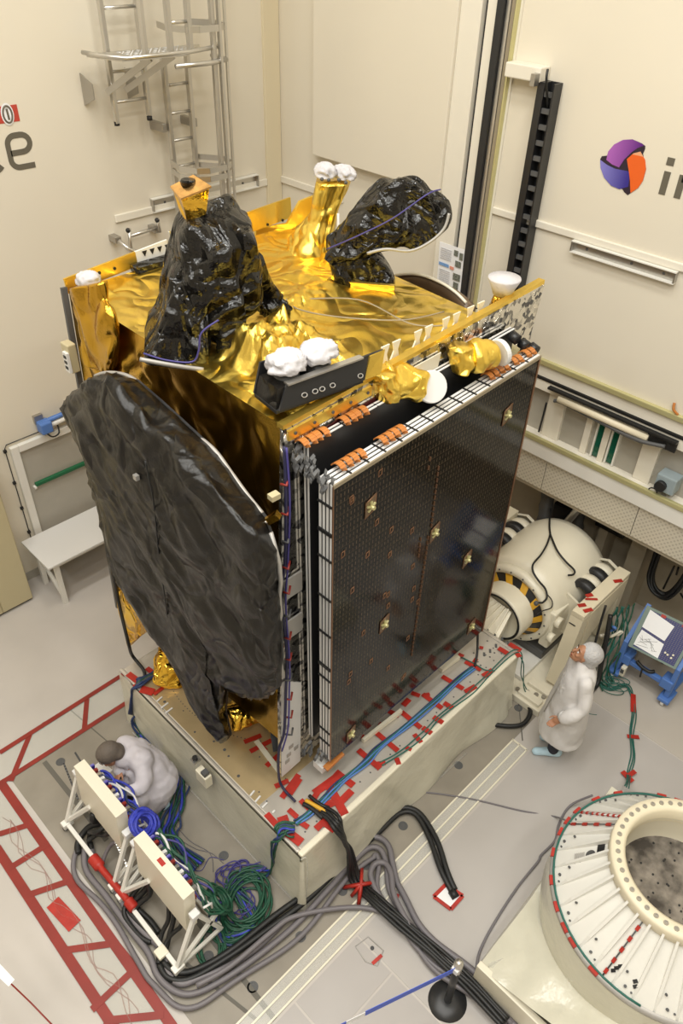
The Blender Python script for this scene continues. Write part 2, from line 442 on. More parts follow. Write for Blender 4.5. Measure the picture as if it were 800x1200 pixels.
# ------------------------------------------------------------------ the hall
X0, X1, Y0, Y1, ZC = ROOM
def sbox(name, a, b, m): return struct(MB().box(a, b).build(name, m))
floor = struct(MB().box((X0, Y0, -.1), (6.4, Y1 + .3, 0)).build('floor', FLOORG))
def fl_piece(name, a, b, m, h=.004):
    return MB().box((a[0], a[1], 0), (b[0], b[1], h)).build(name, m, floor)
fl_piece('pit_plate', (-1.33, -.36, 0), (3.55, 3.12, 0), CONC)
fl_piece('floor_tile', (-2.6, -2.6, 0), (-.62, -.58, 0), TILE)
fl_piece('floor_tile', (-.6, -1.0, 0), (.15, -.58, 0), TILE)
fl_piece('floor_tile', (-.6, -2.6, 0), (.15, -1.02, 0), TILE)
fl_piece('floor_tile', (.17, -2.6, 0), (4.05, -.58, 0), mat('grey_floor_tile', (.46, .43, .405), .35, vary=.05, vscale=1))
fl_piece('floor_tile', (4.07, -4, 0), (6.3, .6, 0), mat('beige_floor_tile', (.50, .455, .40), .35, vary=.05, vscale=1))
# slots and joints let into the pit plate
def fjoint(p, q, w, m=JOINT, z=.006):
    p, q = V(p), V(q); p.z = q.z = z / 2 + .0015; MB().bar(p, q, w, z).build('floor_joint', m, floor)
fjoint((-0.975,3.023,0.000), (-0.974,1.790,0.000), .05, MATS['dark_joint'])
fjoint((-0.791,1.250,0.000), (-0.818,-0.555,0.000), .045)
fjoint((-1.093,0.338,0.000), (-0.930,-0.444,0.000), .03)
fjoint((-0.432,3.475,0.000), (-0.314,2.427,0.000), .012)
fjoint((3.510,-0.012,-0.000), (2.994,-0.439,0.000), .012)
for u, v, r in ((71, 893, .045), (244, 1121, .055), (222, 962, .035), (225, 873, .03), (352, 1098, .025), (110, 865, .02), (540, 893, .03), (300, 1155, .03), (205, 1115, .02), (262, 985, .02), (400, 1000, .03), (401, 1043, .03), (430, 1010, .02), (572, 866, .02)):
    pass
for c in ((-0.851,2.903,0.000), (-0.913,0.230,0.000), (-0.244,0.858,0.000), (-0.217,-0.223,0.000), (2.220,-0.130,0.000), (-0.792,-0.235,0.000), (1.256,-0.169,0.000), (0.349,-0.197,0.000), (0.692,-0.186,0.000), (3.331,-0.148,0.000)):
    d = MB().lathe((c[0], c[1], 0), (0, 0, 1), [(.0, .007), (.015, .007), (.017, .0055), (.032, .0055), (.034, .0075), (.048, .0075), (.05, .003)], 20, smooth=False).build('floor_insert', DGREY, floor)

ceiling = sbox('ceiling', (X0, Y0, ZC), (6.4, Y1 + .3, ZC + .1), WALL2)
wl = sbox('wall_left', (X0, Y1, 0), (X1, Y1 + .2, ZC), WALL)
sbox('wall_back', (X0, Y0 - .2, 0), (6.4, Y0, ZC), WALL)
sbox('wall_front', (X0 - .2, Y0, 0), (X0, Y1, ZC), WALL)
# right wall: plain above, a gallery cut into it, an undercroft below
wr = sbox('wall_right', (X1, Y0, 3.30), (X1 + .25, Y1 + .2, ZC), WALL)
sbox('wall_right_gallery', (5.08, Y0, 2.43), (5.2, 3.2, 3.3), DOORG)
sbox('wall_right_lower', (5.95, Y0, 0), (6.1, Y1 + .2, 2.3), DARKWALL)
sbox('wall_right_pier', (4.97, 3.2, 0), (5.95, Y1 + .2, 3.3), WALL)
# corner strip
struct(MB().bevbox((4.715, Y1 - .035, 0), (4.965, Y1 + .01, ZC), .006).build('trim_1', TRIMY))
# dado strips
struct(MB().bevbox((2.4, Y1 - .03, 4.33), (4.715, Y1, 4.42), .01).build('trim_2', WALL2))
struct(MB().bevbox((X1 - .03, 4.55, 4.33), (X1, Y1 - .035, 4.42), .01).build('trim_3', WALL2))
struct(MB().bevbox((X1 - .03, -4, 4.755), (X1, 2.30, 4.83), .01).build('trim_4', WALL2))
# hanging door leaf on the right wall and the pillar beside it
a = (4.850,4.985,4.841); 
door = struct(MB().bevbox((X1 - .14, 2.95, a[2]), (X1, a[1], ZC), .01).build('door_1', WALL))
struct(MB().bevbox((X1 - .10, 2.70, 3.3), (X1 + .01, 2.95, ZC), .006).build('trim_5', WALL2))
# door track: parallel vertical strips of the right wall
track = struct(MB().box((X1 - .02, 2.30, 3.35), (X1, 2.72, ZC)).build('trim_6', WALL2))
for y0, y1, h, m, nm in ((2.665, 2.685, .03, BLACK, 'black_seal'), (2.535, 2.655, .05, WALL2, 'cover_strip'), (2.45, 2.53, .085, BLACKG, 'black_rail'), (2.40, 2.445, .05, SILVER, 'steel_rail'), (2.355, 2.395, .04, mat('brown_strip', (.30, .25, .17), .5), 'brown_strip'), (2.325, 2.345, .05, RAILG, 'gold_rail')):
    MB().box((X1 - .02 - h, y0, 3.35), (X1 - .02, y1, ZC)).build(nm, m, track)

# gallery
gal = struct(MB().box((4.93, -5, 2.33), (6.0, 3.2, 2.43)).build('floor_gallery', WALL2))
MB().bevbox((4.88, -5, 2.40), (4.93, 3.2, 2.46), .01).build('edge_rail', RAILG, gal)
MB().bevbox((4.90, -5, 2.20), (4.93, 3.2, 2.40), .008).build('edge_lip', WHITE, gal)
y = -5.0
while y < 3.1:
    MB().box((4.945, y + .004, 1.76), (4.965, y + 1.196, 2.20)).build('perforated_panel', PERF, gal); y += 1.2
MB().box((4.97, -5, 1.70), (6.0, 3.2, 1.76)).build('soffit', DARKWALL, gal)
lint = struct(MB().bevbox((X1 - .05, -5, 3.335), (X1, 3.2, 3.40), .01).build('trim_7', RAILG))
MB().box((X1 - .012, -5, 3.19), (X1 - .001, 3.2, 3.335)).build('lintel_board', WALL2, lint)
MB().box((X1 - .03, -5, 3.155), (X1 - .001, 3.2, 3.185)).build('black_strip', BLACK, lint)  # black line running between the two lintel boards
MB().box((X1 - .02, -5, 3.03), (X1 - .001, 3.2, 3.15)).build('lintel_board', WALL2, lint)
for p, q in (((5.070,1.209,2.818), (5.070,0.992,2.777)), ((5.070,0.015,2.812), (5.070,-0.178,2.799)), ((5.070,0.469,2.804), (5.070,0.395,2.806)), ((5.070,0.698,2.810), (5.070,0.619,2.801))):
    struct(MB().bevbox((5.03, q[1], 2.43), (5.09, p[1], 3.3), .008).build('trim_8', WALL2))
for i, (p, q) in enumerate((((5.070,0.543,2.597), (5.070,0.428,2.653)), ((5.070,0.362,2.686), (5.070,0.288,2.723)))):
    w = struct(MB().box((5.06, q[1], 2.45), (5.075, p[1], 3.2)).build('window_%d' % (i + 1), GREENGL))
    MB().box((5.04, q[1] - .02, 2.44), (5.079, q[1], 3.2)).build('window_frame', WHITE, w)
    MB().box((5.04, p[1], 2.44), (5.079, p[1] + .02, 3.2)).build('window_frame', WHITE, w)
# bracket arm and cable trunking on the right wall
t = thing('wall_bracket', 'cream bracket arm on the right wall above the black cable trunking', 'bracket', (X1, 2.1, 6.15))
p, q = (4.900,2.305,6.196), (4.900,1.906,6.169)
MB().bevbox((X1 - .16, q[1], q[2] - .1), (X1, p[1], p[2]), .012).build('arm', WALL2, t)
MB().box((X1 - .24, q[1], q[2] - .12), (X1 - .165, q[1] + .05, q[2] - .02)).build('clip', STEEL, t)
t = thing('cable_trunking', 'tall black slotted cable trunking on the right wall beside the door track', 'trunking', (X1, 1.9, 3.4))
p, q = (4.850,1.834,6.079), (4.850,1.827,3.957)
mb = MB(); mb.box((X1 - .14, p[1] - .09, 3.2), (X1 - .005, p[1] - .075, p[2])); mb.box((X1 - .02, p[1] - .075, 3.2), (X1 - .005, p[1] + .075, p[2])); mb.box((X1 - .14, p[1] + .02, 3.2), (X1 - .005, p[1] + .095, p[2]))
mb.build('tray', BLACKG, t)
z = 3.3
while z < p[2] - .1:
    MB().box((X1 - .125, p[1] - .073, z), (X1 - .1, p[1] + .018, z + .045)).build('rung', DGREY, t); z += .14
MB().tube(spline([(X1 - .2, p[1] - .02, p[2] + .12), (X1 - .22, p[1] - .04, p[2] + .03), (X1 - .1, p[1] - .03, p[2] - .2)]), .012).build('cable', BLACK, t)
# notice
t = thing('notice', 'white notice sheet with small pictures on the wall beside the door track', 'notice', (X1 - .1, 2.78, 3.8))
a, b, c, d = (4.860,2.890,4.317), (4.860,2.532,4.317), (4.860,2.515,3.750), (4.860,2.864,3.764)
MB().quad([(4.862, v[1], v[2]) for v in (a, b, c, d)], .004).build('sheet', PAPER, t)
def on_sheet(s, r): 
    e = V(a) + (V(b) - V(a)) * s; g = V(d) + (V(c) - V(d)) * s; return e + (g - e) * r
def patch(s0, s1, r0, r1, m, nm='picture'):
    MB().quad([(4.853, v.y, v.z) for v in (on_sheet(s0, r0), on_sheet(s1, r0), on_sheet(s1, r1), on_sheet(s0, r1))], .003).build(nm, m, t)
PHOTO = mat('notice_photo', (.16, .17, .14), .6, vary=.8, vscale=60)
for s0, s1, r0, r1 in ((.62, .78, .06, .17), (.84, .98, .08, .22), (.70, .93, .26, .38), (.66, .95, .52, .66), (.70, .90, .70, .84)): patch(s0, s1, r0, r1, PHOTO)
patch(.05, .45, .40, .46, mat('notice_blue', (.18, .34, .65), .6)); patch(.5, .66, .41, .47, mat('notice_pink', (.75, .30, .22), .6)); patch(.66, .96, .88, .97, MATS['notice_blue'])
for r in (.1, .14, .18, .22, .26, .30, .54, .58, .62, .66, .70, .74, .78): patch(.08, .52, r, r + .012, mat('print_line', (.55, .55, .58), .7) if 'print_line' not in MATS else MATS['print_line'], 'text_line')

# wall trays (long shallow metal troughs)
def tray(label, p0, p1, axis):
    t = thing('wall_trough', label, 'trough', [(p0[i] + p1[i]) / 2 for i in range(3)], 'metal troughs on the walls')
    lo = [min(p0[i], p1[i]) for i in range(3)]; hi = [max(p0[i], p1[i]) for i in range(3)]
    d = .07
    def bx(a0, a1, z0, z1, o0, o1, nm, m):
        if axis == 'y': MB().box((X1 - o1, a0, z0), (X1 - o0, a1, z1)).build(nm, m, t)
        else: MB().box((a0, Y1 - o1, z0), (a1, Y1 - o0, z1)).build(nm, m, t)
    k = 1 if axis == 'y' else 0
    bx(lo[k], hi[k], lo[2], hi[2], 0.001, .015, 'back_plate', SILVER)
    bx(lo[k], hi[k], lo[2], lo[2] + .012, .015, d, 'flange', WHITE); bx(lo[k], hi[k], hi[2] - .012, hi[2], .015, d, 'flange', WHITE)
    bx(lo[k], lo[k] + .012, lo[2] + .012, hi[2] - .012, .015, d, 'end_plate', STEEL); bx(hi[k] - .012, hi[k], lo[2] + .012, hi[2] - .012, .015, d, 'end_plate', STEEL)
    for f in (.12, .42, .86):
        c = lo[k] + (hi[k] - lo[k]) * f; zz = (lo[2] + hi[2]) / 2
        bx(c - .012, c + .012, zz - .012, zz + .012, .015, .022, 'bolt', DGREY)
tray('silver metal trough on the right wall below the round emblem', (4.97, (4.970,1.282,4.674)[1], (4.970,1.263,4.636)[2]), (4.97, (4.970,0.169,4.691)[1], (4.970,1.273,4.754)[2]), 'y')
tray('silver metal trough on the left wall beside the corner strip', (2.9, 5.75, (4.525,5.750,4.353)[2]), (4.534,5.750,4.512), 'x')

# writing and emblems on the walls
def decal(name, m, parent, pts, wall, off, t=.003):
    if wall == 'y': P = [(X1 - off, p[1], p[2]) for p in pts]; d = (-t, 0, 0)
    else: P = [(p[0], Y1 - off, p[2]) for p in pts]; d = (0, -t, 0)
    return MB().prism(P, d).build(name, m, parent)
emb = thing('wall_emblem', 'round violet, orange and blue emblem on the right wall', 'emblem', (4.970,0.956,5.500))
decal('dark_band', LDARK, emb, [(4.970,1.207,5.520),(4.970,1.198,5.548),(4.970,1.147,5.564),(4.970,1.144,5.600),(4.970,1.103,5.668),(4.970,1.028,5.721),(4.970,0.941,5.742),(4.970,0.844,5.726),(4.970,0.805,5.711),(4.970,0.800,5.685),(4.970,0.808,5.645),(4.970,0.742,5.529),(4.970,0.743,5.427),(4.970,0.770,5.360),(4.970,0.853,5.275),(4.970,0.894,5.294),(4.970,0.919,5.316),(4.970,1.037,5.321),(4.970,1.126,5.375),(4.970,1.182,5.447)], 'y', .001)
decal('violet_part', VIOL, emb, [(4.970,1.143,5.528),(4.970,1.144,5.600),(4.970,1.103,5.668),(4.970,1.028,5.721),(4.970,0.941,5.742),(4.970,0.844,5.726),(4.970,0.818,5.712),(4.970,0.872,5.681),(4.970,0.918,5.636),(4.970,0.970,5.564),(4.970,1.001,5.490),(4.970,1.074,5.501)], 'y', .004)
decal('blue_part', INDIGO, emb, [(4.970,1.205,5.516),(4.970,1.133,5.489),(4.970,1.041,5.471),(4.970,0.898,5.476),(4.970,0.876,5.418),(4.970,0.867,5.348),(4.970,0.947,5.309),(4.970,1.037,5.321),(4.970,1.126,5.375),(4.970,1.182,5.447)], 'y', .004)
decal('orange_part', LORANGE, emb, [(4.970,0.945,5.573),(4.970,0.897,5.632),(4.970,0.836,5.659),(4.970,0.773,5.602),(4.970,0.742,5.529),(4.970,0.743,5.427),(4.970,0.770,5.360),(4.970,0.830,5.301),(4.970,0.863,5.401),(4.970,0.901,5.485)], 'y', .004)
def ribbon(pts, w, nrm):
    """flat lettering stroke"""
    P = [V(p) for p in pts]; nrm = V(nrm); l = []; r = []
    for i, p in enumerate(P):
        t = (P[min(i + 1, len(P) - 1)] - P[max(i - 1, 0)]).normalized(); s = t.cross(nrm).normalized() * w / 2
        l.append(p + s); r.append(p - s)
    mb = MB()
    for i in range(len(P) - 1): mb.prism([l[i], l[i + 1], r[i + 1], r[i]], nrm * .003)
    return mb
word = thing('wall_lettering', 'large dark grey letters i and n on the right wall beside the round emblem', 'lettering', (4.970,0.489,5.459))
o = (X1 - .001,)
p, q = (4.970,0.540,5.550), (4.970,0.538,5.353); hgt = p[2] - q[2]; yi = (p[1] + q[1]) / 2; sw = .062
bw = lambda *pts: [(X1 - .001, yy, zz) for yy, zz in pts]
mb = ribbon(bw((yi, q[2]), (yi, p[2])), sw, (-1, 0, 0)); mb.build('letter', PRINT, word)
MB().box((X1 - .004, yi - .035, p[2] + .05), (X1 - .001, yi + .035, p[2] + .115)).build('letter', PRINT, word)
yn = yi - .145
ribbon(bw((yn, q[2]), (yn, p[2])), sw, (-1, 0, 0)).build('letter', PRINT, word)
ribbon(bw((yn, p[2] - .03), (yn - .10, p[2] - .03), (yn - .15, p[2] - .045), (yn - .185, p[2] - .09), (yn - .19, p[2] - .15), (yn - .19, q[2])), sw, (-1, 0, 0)).build('letter', PRINT, word)
word2 = thing('wall_lettering', 'large dark grey letters c and e on the left wall', 'lettering', (1.377,5.750,5.257))
c = (1.454,5.750,5.253); w_, h_ = .125, .165; st = .055
def arc(cx, cz, rx, rz, a0, a1, n=10): return [(cx + rx * math.cos(math.radians(a0 + (a1 - a0) * k / n)), Y1 - .001, cz + rz * math.sin(math.radians(a0 + (a1 - a0) * k / n))) for k in range(n + 1)]
cx, cz = c[0], c[2]
ribbon([(cx - w_ * .8, Y1 - .001, cz - .01), (cx + .03, Y1 - .001, cz - .01)] + arc(cx + .03, cz + .07, .09, .08, -90, 90) + [(cx - .03, Y1 - .001, cz + .15)] + arc(cx - .03, cz + .07, .085, .08, 90, 180) + [(cx - .115, Y1 - .001, cz - .06)] + arc(cx - .03, cz - .07, .085, .08, 180, 270) + [(cx + .13, Y1 - .001, cz - .15)], st, (0, -1, 0)).build('letter', PRINT, word2)
cx -= .31
ribbon(arc(cx, cz, .125, .15, 45, 315, 20), st, (0, -1, 0)).build('letter', PRINT, word2)
sig = thing('wall_badge', 'red certification plate with a grey oval seal on the left wall', 'sign', (1.403,5.750,5.606))
a, b = (1.520,5.750,5.553), (1.525,5.750,5.645); h = .15
zc = (1.455,5.750,5.600)[2]; xr = a[0]
MB().box((xr - .6, Y1 - .004, zc - h / 2), (xr, Y1 - .001, zc + h / 2)).build('plate', REDP, sig)
decal('seal', PAPER, sig, [(xr - .115 + .065 * math.cos(k * PI / 12), 0, zc + .1 * math.sin(k * PI / 12)) for k in range(24)], 'x', .005)
MB().tube([(xr - .115 + .045 * math.cos(k * PI / 12), Y1 - .01, zc + .075 * math.sin(k * PI / 12)) for k in range(24)], .009, 6, closed=True).build('seal_ring', PRINT, sig)
decal('seal_figure', PRINT, sig, [(xr - .12, 0, zc - .05), (xr - .10, 0, zc - .05), (xr - .105, 0, zc + .05), (xr - .125, 0, zc + .05)], 'x', .009)
for k in (-.035, .0, .04): MB().box((xr - .5, Y1 - .006, zc + k - .008), (xr - .22, Y1 - .0045, zc + k + .006)).build('text_line', PAPER, sig)

# left wall doorway
a, b, c2 = (0.506,5.750,2.055), (0.616,5.750,1.916), (0.628,5.750,0.686)
dx0, dz1 = a[0], a[2]; fw = .10
d2 = struct(MB().box((dx0 + fw, Y1 - .012, 0), (2.2, Y1 - .002, dz1 - fw)).build('door_2', DOORG))
MB().bevbox((dx0, Y1 - .06, 0), (dx0 + fw, Y1 - .0, dz1), .01).build('door_frame', WHITE, d2)
MB().bevbox((dx0 + fw, Y1 - .06, dz1 - fw), (2.2, Y1, dz1), .01).build('door_frame', WHITE, d2)
p, q = (0.690,5.750,1.407), (1.313,5.750,1.427); zz = (p[2] + q[2]) / 2
MB().bevbox((p[0], Y1 - .06, zz - .03), (q[0] + .3, Y1 - .012, zz + .02), .008).build('push_bar', GREEN, d2)
MB().bevbox((p[0] - .03, Y1 - .07, zz - .05), (p[0], Y1 - .012, zz - .02), .004).build('bar_bracket', WHITE, d2)
struct(MB().box((-.6, Y1 - .02, 0), (dx0, Y1, .12)).build('baseboard_left', DOORG))
cab = MB().tube([(dx0 + 1.2, Y1 - .012, dz1 + .05), (dx0 - .02, Y1 - .012, dz1 + .045), (dx0 - .05, Y1 - .012, dz1), (dx0 - .05, Y1 - .012, .3)], .006, 6)
w = thing('door_cable', 'thin black cable clipped around the grey doorway in the left wall', 'cable', (dx0, Y1, .3))
cab.build('cable', BLACK, w)
for zz in (.35, .75, 1.15, 1.55, dz1 - .03): MB().bevbox((dx0 - .075, Y1 - .03, zz - .02), (dx0 - .035, Y1 - .002, zz + .02), .006).build('clip', BLACK, w)
# blue door closer
t = thing('door_closer', 'blue and cream door operator above the grey doorway', 'door closer', (1.039,5.750,2.155))
p, q = (0.912,5.650,2.183), (1.262,5.650,2.206)
MB().cyl((p[0], 5.66, p[2]), (q[0] + .25, 5.66, p[2] + .02), .035).build('arm_tube', WHITE, t)
MB().cyl((p[0], 5.66, p[2] + .07), (q[0] + .25, 5.66, p[2] + .09), .03).build('blue_tube', BLUE, t)
MB().bevbox((p[0] - .02, 5.58, p[2] - .06), (p[0] + .13, 5.73, p[2] + .09), .02).build('motor', BLUE, t)
MB().box((p[0] - .03, 5.70, p[2] + .05), (p[0] + .08, 5.75, p[2] + .16)).build('bracket', STEEL, t)
MB().box((p[0] + .40, 5.70, p[2] + .08), (p[0] + .5, 5.75, p[2] + .2)).build('bracket', STEEL, t)
MB().tube(spline([(p[0] + .03, 5.60, p[2] - .04), (p[0] + .1, 5.6, p[2] - .13), (p[0] + .2, 5.62, p[2] - .12), (p[0] + .22, 5.68, p[2])]), .01).build('cable', BLACK, t)
# cabinet at the far left
p, q = (0.134,5.336,0.000), (-0.330,5.353,0.000)
t = thing('cabinet', 'tall beige two-door cabinet beside the grey doorway, cut by the picture edge', 'cabinet', (p[0] - .6, p[1] + .2, 0))
ct = 2.05  # height
MB().box((p[0] - 1.2, p[1] + .02, .04), (p[0], 5.73, ct)).build('body', OLIVE, t)
MB().box((p[0] - 1.18, p[1] + .04, 0), (p[0] - .02, 5.7, .04)).build('plinth', DGREY, t)
for x0 in (p[0] - 1.2, p[0] - .41, ):
    dr = MB().bevbox((x0 + .004, p[1] - .0, .05), (x0 + (.78 if x0 < p[0] - 1 else .40), p[1] + .019, ct - .01), .004).build('door', OLIVE, t)
MB().box((p[0] - .48, p[1] - .02, 1.0), (p[0] - .46, p[1], 1.15)).build('handle', STEEL, t)
# bench
t = thing('bench_table', 'white topped trestle table against the left wall by the grey doorway', 'table', (.75, 5.27, 0))
p, q, r, s = (0.300,5.602,0.750), (1.423,5.598,0.750), (1.096,4.900,0.750), (0.274,4.919,0.750)
bx0, bx1, by0, by1 = .28, 1.75, 4.92, 5.62
MB().bevbox((bx0, by0, .72), (bx1, by1, .75), .005).build('tabletop', WHITE2, t)
for x in (bx0 + .10, bx1 - .16):
    MB().box((x, by0 + .06, 0), (x + .06, by0 + .12, .72)).build('leg', WHITE, t); MB().box((x, by1 - .12, 0), (x + .06, by1 - .06, .72)).build('leg', WHITE, t)
    MB().bar((x + .03, by0 + .12, .12), (x + .03, by1 - .12, .5), .04, .05).build('brace', WHITE, t)
MB().box((bx0 + .16, by0 + .07, .64), (bx1 - .16, by0 + .11, .72)).build('apron', WHITE, t)
MB().box((bx0 + .16, by1 - .11, .3), (bx1 - .16, by1 - .07, .36)).build('stretcher', WHITE, t)

# small camera box in the gallery, black channel
t = thing('gallery_box', 'blue grey camera box with round black lens in the gallery', 'box', (5.0, -.5, 2.5))
c = (4.950,-0.386,2.608)
MB().bevbox((4.90, c[1] - .11, c[2] - .10), (5.07, c[1] + .11, c[2] + .10), .015).build('housing', BOXBLUE, t)
MB().cyl((4.90, c[1] + .03, c[2] - .02), (4.85, c[1] + .03, c[2] - .02), .06).build('lens', BLACK, t)
MB().box((4.97, c[1] - .03, 2.43), (5.03, c[1] + .03, c[2] - .10)).build('stand', STEEL, t)
MB().tube([(4.92, c[1] + .10 + .05 * math.cos(k * PI / 6), c[2] - .16 + .05 * math.sin(k * PI / 6)) for k in range(12)], .008, 6, closed=True).build('cable', BLACK, t)
t = thing('cable_channel', 'long black cable channel along the gallery opening', 'channel', (4.900,-0.375,3.106))
p, q = (4.900,1.317,3.119), (4.900,-0.367,3.102)
MB().box((4.86, q[1], q[2] + .02), (4.92, p[1] - .15, q[2] + .045)).build('top_flange', BLACK, t)
MB().box((4.90, q[1], q[2] - .10), (4.925, q[1] + .32, q[2] + .02)).build('end_box', BLACK, t)
MB().tube([(4.885, q[1] + .3, q[2] - .05), (4.885, p[1] - .3, q[2] - .05)], .04, 10).build('pipe', CREAM, t)
MB().tube(spline([(4.87, q[1] + .1, q[2] - .05), (4.84, q[1] + .35, q[2] - .09), (4.87, q[1] + .6, q[2] - .11), (4.89, q[1] + .95, q[2] - .10), (4.89, p[1] - .35, q[2] - .08), (4.89, p[1] - .25, q[2] - .1)]), .022, 8).build('cable', DGREY, t)
tag(MB().tube(spline([(4.940,-0.189,3.510), (4.920,-0.210,3.448), (4.940,-0.260,3.403)]), .014, 6).build('wall_hook', ORANGE, origin=(4.940,-0.211,3.440)), 'small orange hook on the right wall above the gallery opening', 'hook')
tag(MB().tube(spline([(4.950,1.185,2.900), (4.950,1.189,2.714), (4.940,1.194,2.504)]), .012, 6).build('black_strap', BLACK, origin=(4.950,1.189,2.714)), 'short black strap hanging in the gallery opening', 'strap')

# ------------------------------------------------------------------ slip table of the vibration bench
tbl = thing('slip_table', 'large cream slip table with plastic-draped sides under the satellite', 'test table', (1.65, 1.43, 0))
TX, TY = 3.3, 2.86
MB().bevbox((.04, .04, .80), (TX - .02, TY - .02, .862), .01).build('table_plate', TABLETOP, tbl)
MB().bevbox((.05, .62, .8625), (2.35, TY - .35, .866), .002).build('tan_plate', TABLETAN, tbl)
MB().bevbox((.06, .06, 0), (TX - .06, TY - .06, .80), .01).build('plinth', CREAM, tbl)
# ivory rims round the plate
MB().bevbox((0, -.012, .83), (TX, .05, .874), .016).build('edge_rim', IVORY, tbl)
MB().bevbox((0, .046, .83), (.04, TY, .868), .012).build('edge_rim', TABLETOP, tbl)
MB().bevbox((TX - .02, .046, .82), (TX + .02, TY, .868), .008).build('edge_rim', TABLETOP, tbl)
# draped plastic skirts: front (y=0) and left (x=0)
def drape(seed):
    return lambda p, s, q: .6 * ridge(V(p.x * 1.1 + seed, p.y * 1.1, p.z * .5)) + .4 * noise.noise(p * 3 + V(seed, 0, 0))
mb = MB()
foil_grid(mb, lambda u, v: (u * TX, -.004 - .045 * (1 - v) ** 2 - (.05 * math.sin(u * 9) ** 2 + .22 * max(0, u - .72)) * (1 - v) ** 3 * (1 if u < .97 else .5), .012 + v * .86), 70, 16, .02, 1, 3, edge=.06, fn=drape(3))
mb.build('front_skirt', SHEET, tbl)
mb = MB()
foil_grid(mb, lambda u, v: (-.012 - .03 * (1 - v) ** 2, TY * (1 - u), .012 + v * .83), 60, 14, .014, 1, 5, edge=.06, fn=drape(8))
mb.build('left_skirt', SHEET, tbl)
mb = MB()
foil_grid(mb, lambda u, v: (TX + .012 + .02 * (1 - v) ** 2, TY * u, .012 + v * .83), 30, 10, .012, 1, 7, edge=.06, fn=drape(5))
mb.build('right_skirt', SHEET, tbl)
MB().tube([(-.055, -.06, .012), (1.2, -.065, .012), (2.4, -.10, .012)], .012, 6).build('skirt_hem', PLASTIC, tbl)
MB().tube([(-.05, -.05, .012), (-.052, TY, .012)], .012, 6).build('skirt_hem', PLASTIC, tbl)
# clear film corner fold
MB().lathe((-.005, -.015, .012), (0, 0, 1), [(.062, 0), (.05, .2), (.036, .5), (.028, .83)], 16, a0=PI, a1=1.5 * PI, ref=(1, 0, 0)).build('corner_skirt', SHEET, tbl)
MB().tube(spline([(-.02, -.02, .86), (.03, -.045, .84), (.02, -.055, .4), (.0, -.06, .02)]), .006, 5).build('film_fold', PLASTIC, tbl)
# socket holes: many, small
h = MB()
for i in range(22):
    for j in range(2):
        x = .18 + i * .142; y = .14 + j * .11
        if rnd.random() < .8: h.cyl((x, y, .8618), (x, y, .8632), .009, 8, smooth=False)
for j in range(16):
    for i in range(5):
        x = TX - .10 - .085 * i; y = .2 + j * .16
        if x > 2.4 and rnd.random() < .75: h.cyl((x, y, .8618), (x, y, .8632), .011, 8, smooth=False)
for k in range(80):
    a = PI * .62 + k * .03; r = 1.33
    x, y = 1.55 + r * math.cos(a), 1.95 + r * math.sin(a)
    if .06 < x < 2.3 and .1 < y < 2.7: h.cyl((x, y, .8662), (x, y, .8672), .007, 6, smooth=False)
for k in range(46):
    x, y = rnd.uniform(.08, 1.0), rnd.uniform(.6, 2.4)
    h.cyl((x, y, .8662), (x, y, .8674), rnd.choice((.008, .012, .016)), 8, smooth=False)
b = h.build('bolt_hole', DGREY, tbl); b['kind'] = 'stuff'
# slotted bolts on the ram side
for p in ((3.357,0.462,0.863), (3.350,0.361,0.863), (3.343,0.261,0.863), (3.340,0.176,0.863), (3.012,0.266,0.863), (3.100,0.249,0.863), (3.210,0.248,0.863)):
    MB().obox((p[0], p[1], .867), (.8, .6, 0), (-.6, .8, 0), (0, 0, 1), .025, .012, .004).build('slot', DGREY, tbl)
# white wedges on the left edge
for p, q in (((0.049,2.227,0.870), (0.118,2.236,0.870)), ((0.031,2.127,0.870), (0.118,2.131,0.870)), ((0.026,2.045,0.870), (0.112,2.049,0.870)), ((0.050,0.744,0.870), (0.111,0.757,0.870)), ((0.045,0.665,0.870), (0.117,0.678,0.870)), ((0.051,0.577,0.870), (0.118,0.583,0.870)), ((0.085,0.474,0.870), (0.118,0.477,0.870))):
    MB().bar((p[0], p[1], .874), (q[0], q[1], .874), .016, .012).build('wedge', WHITE2, tbl)
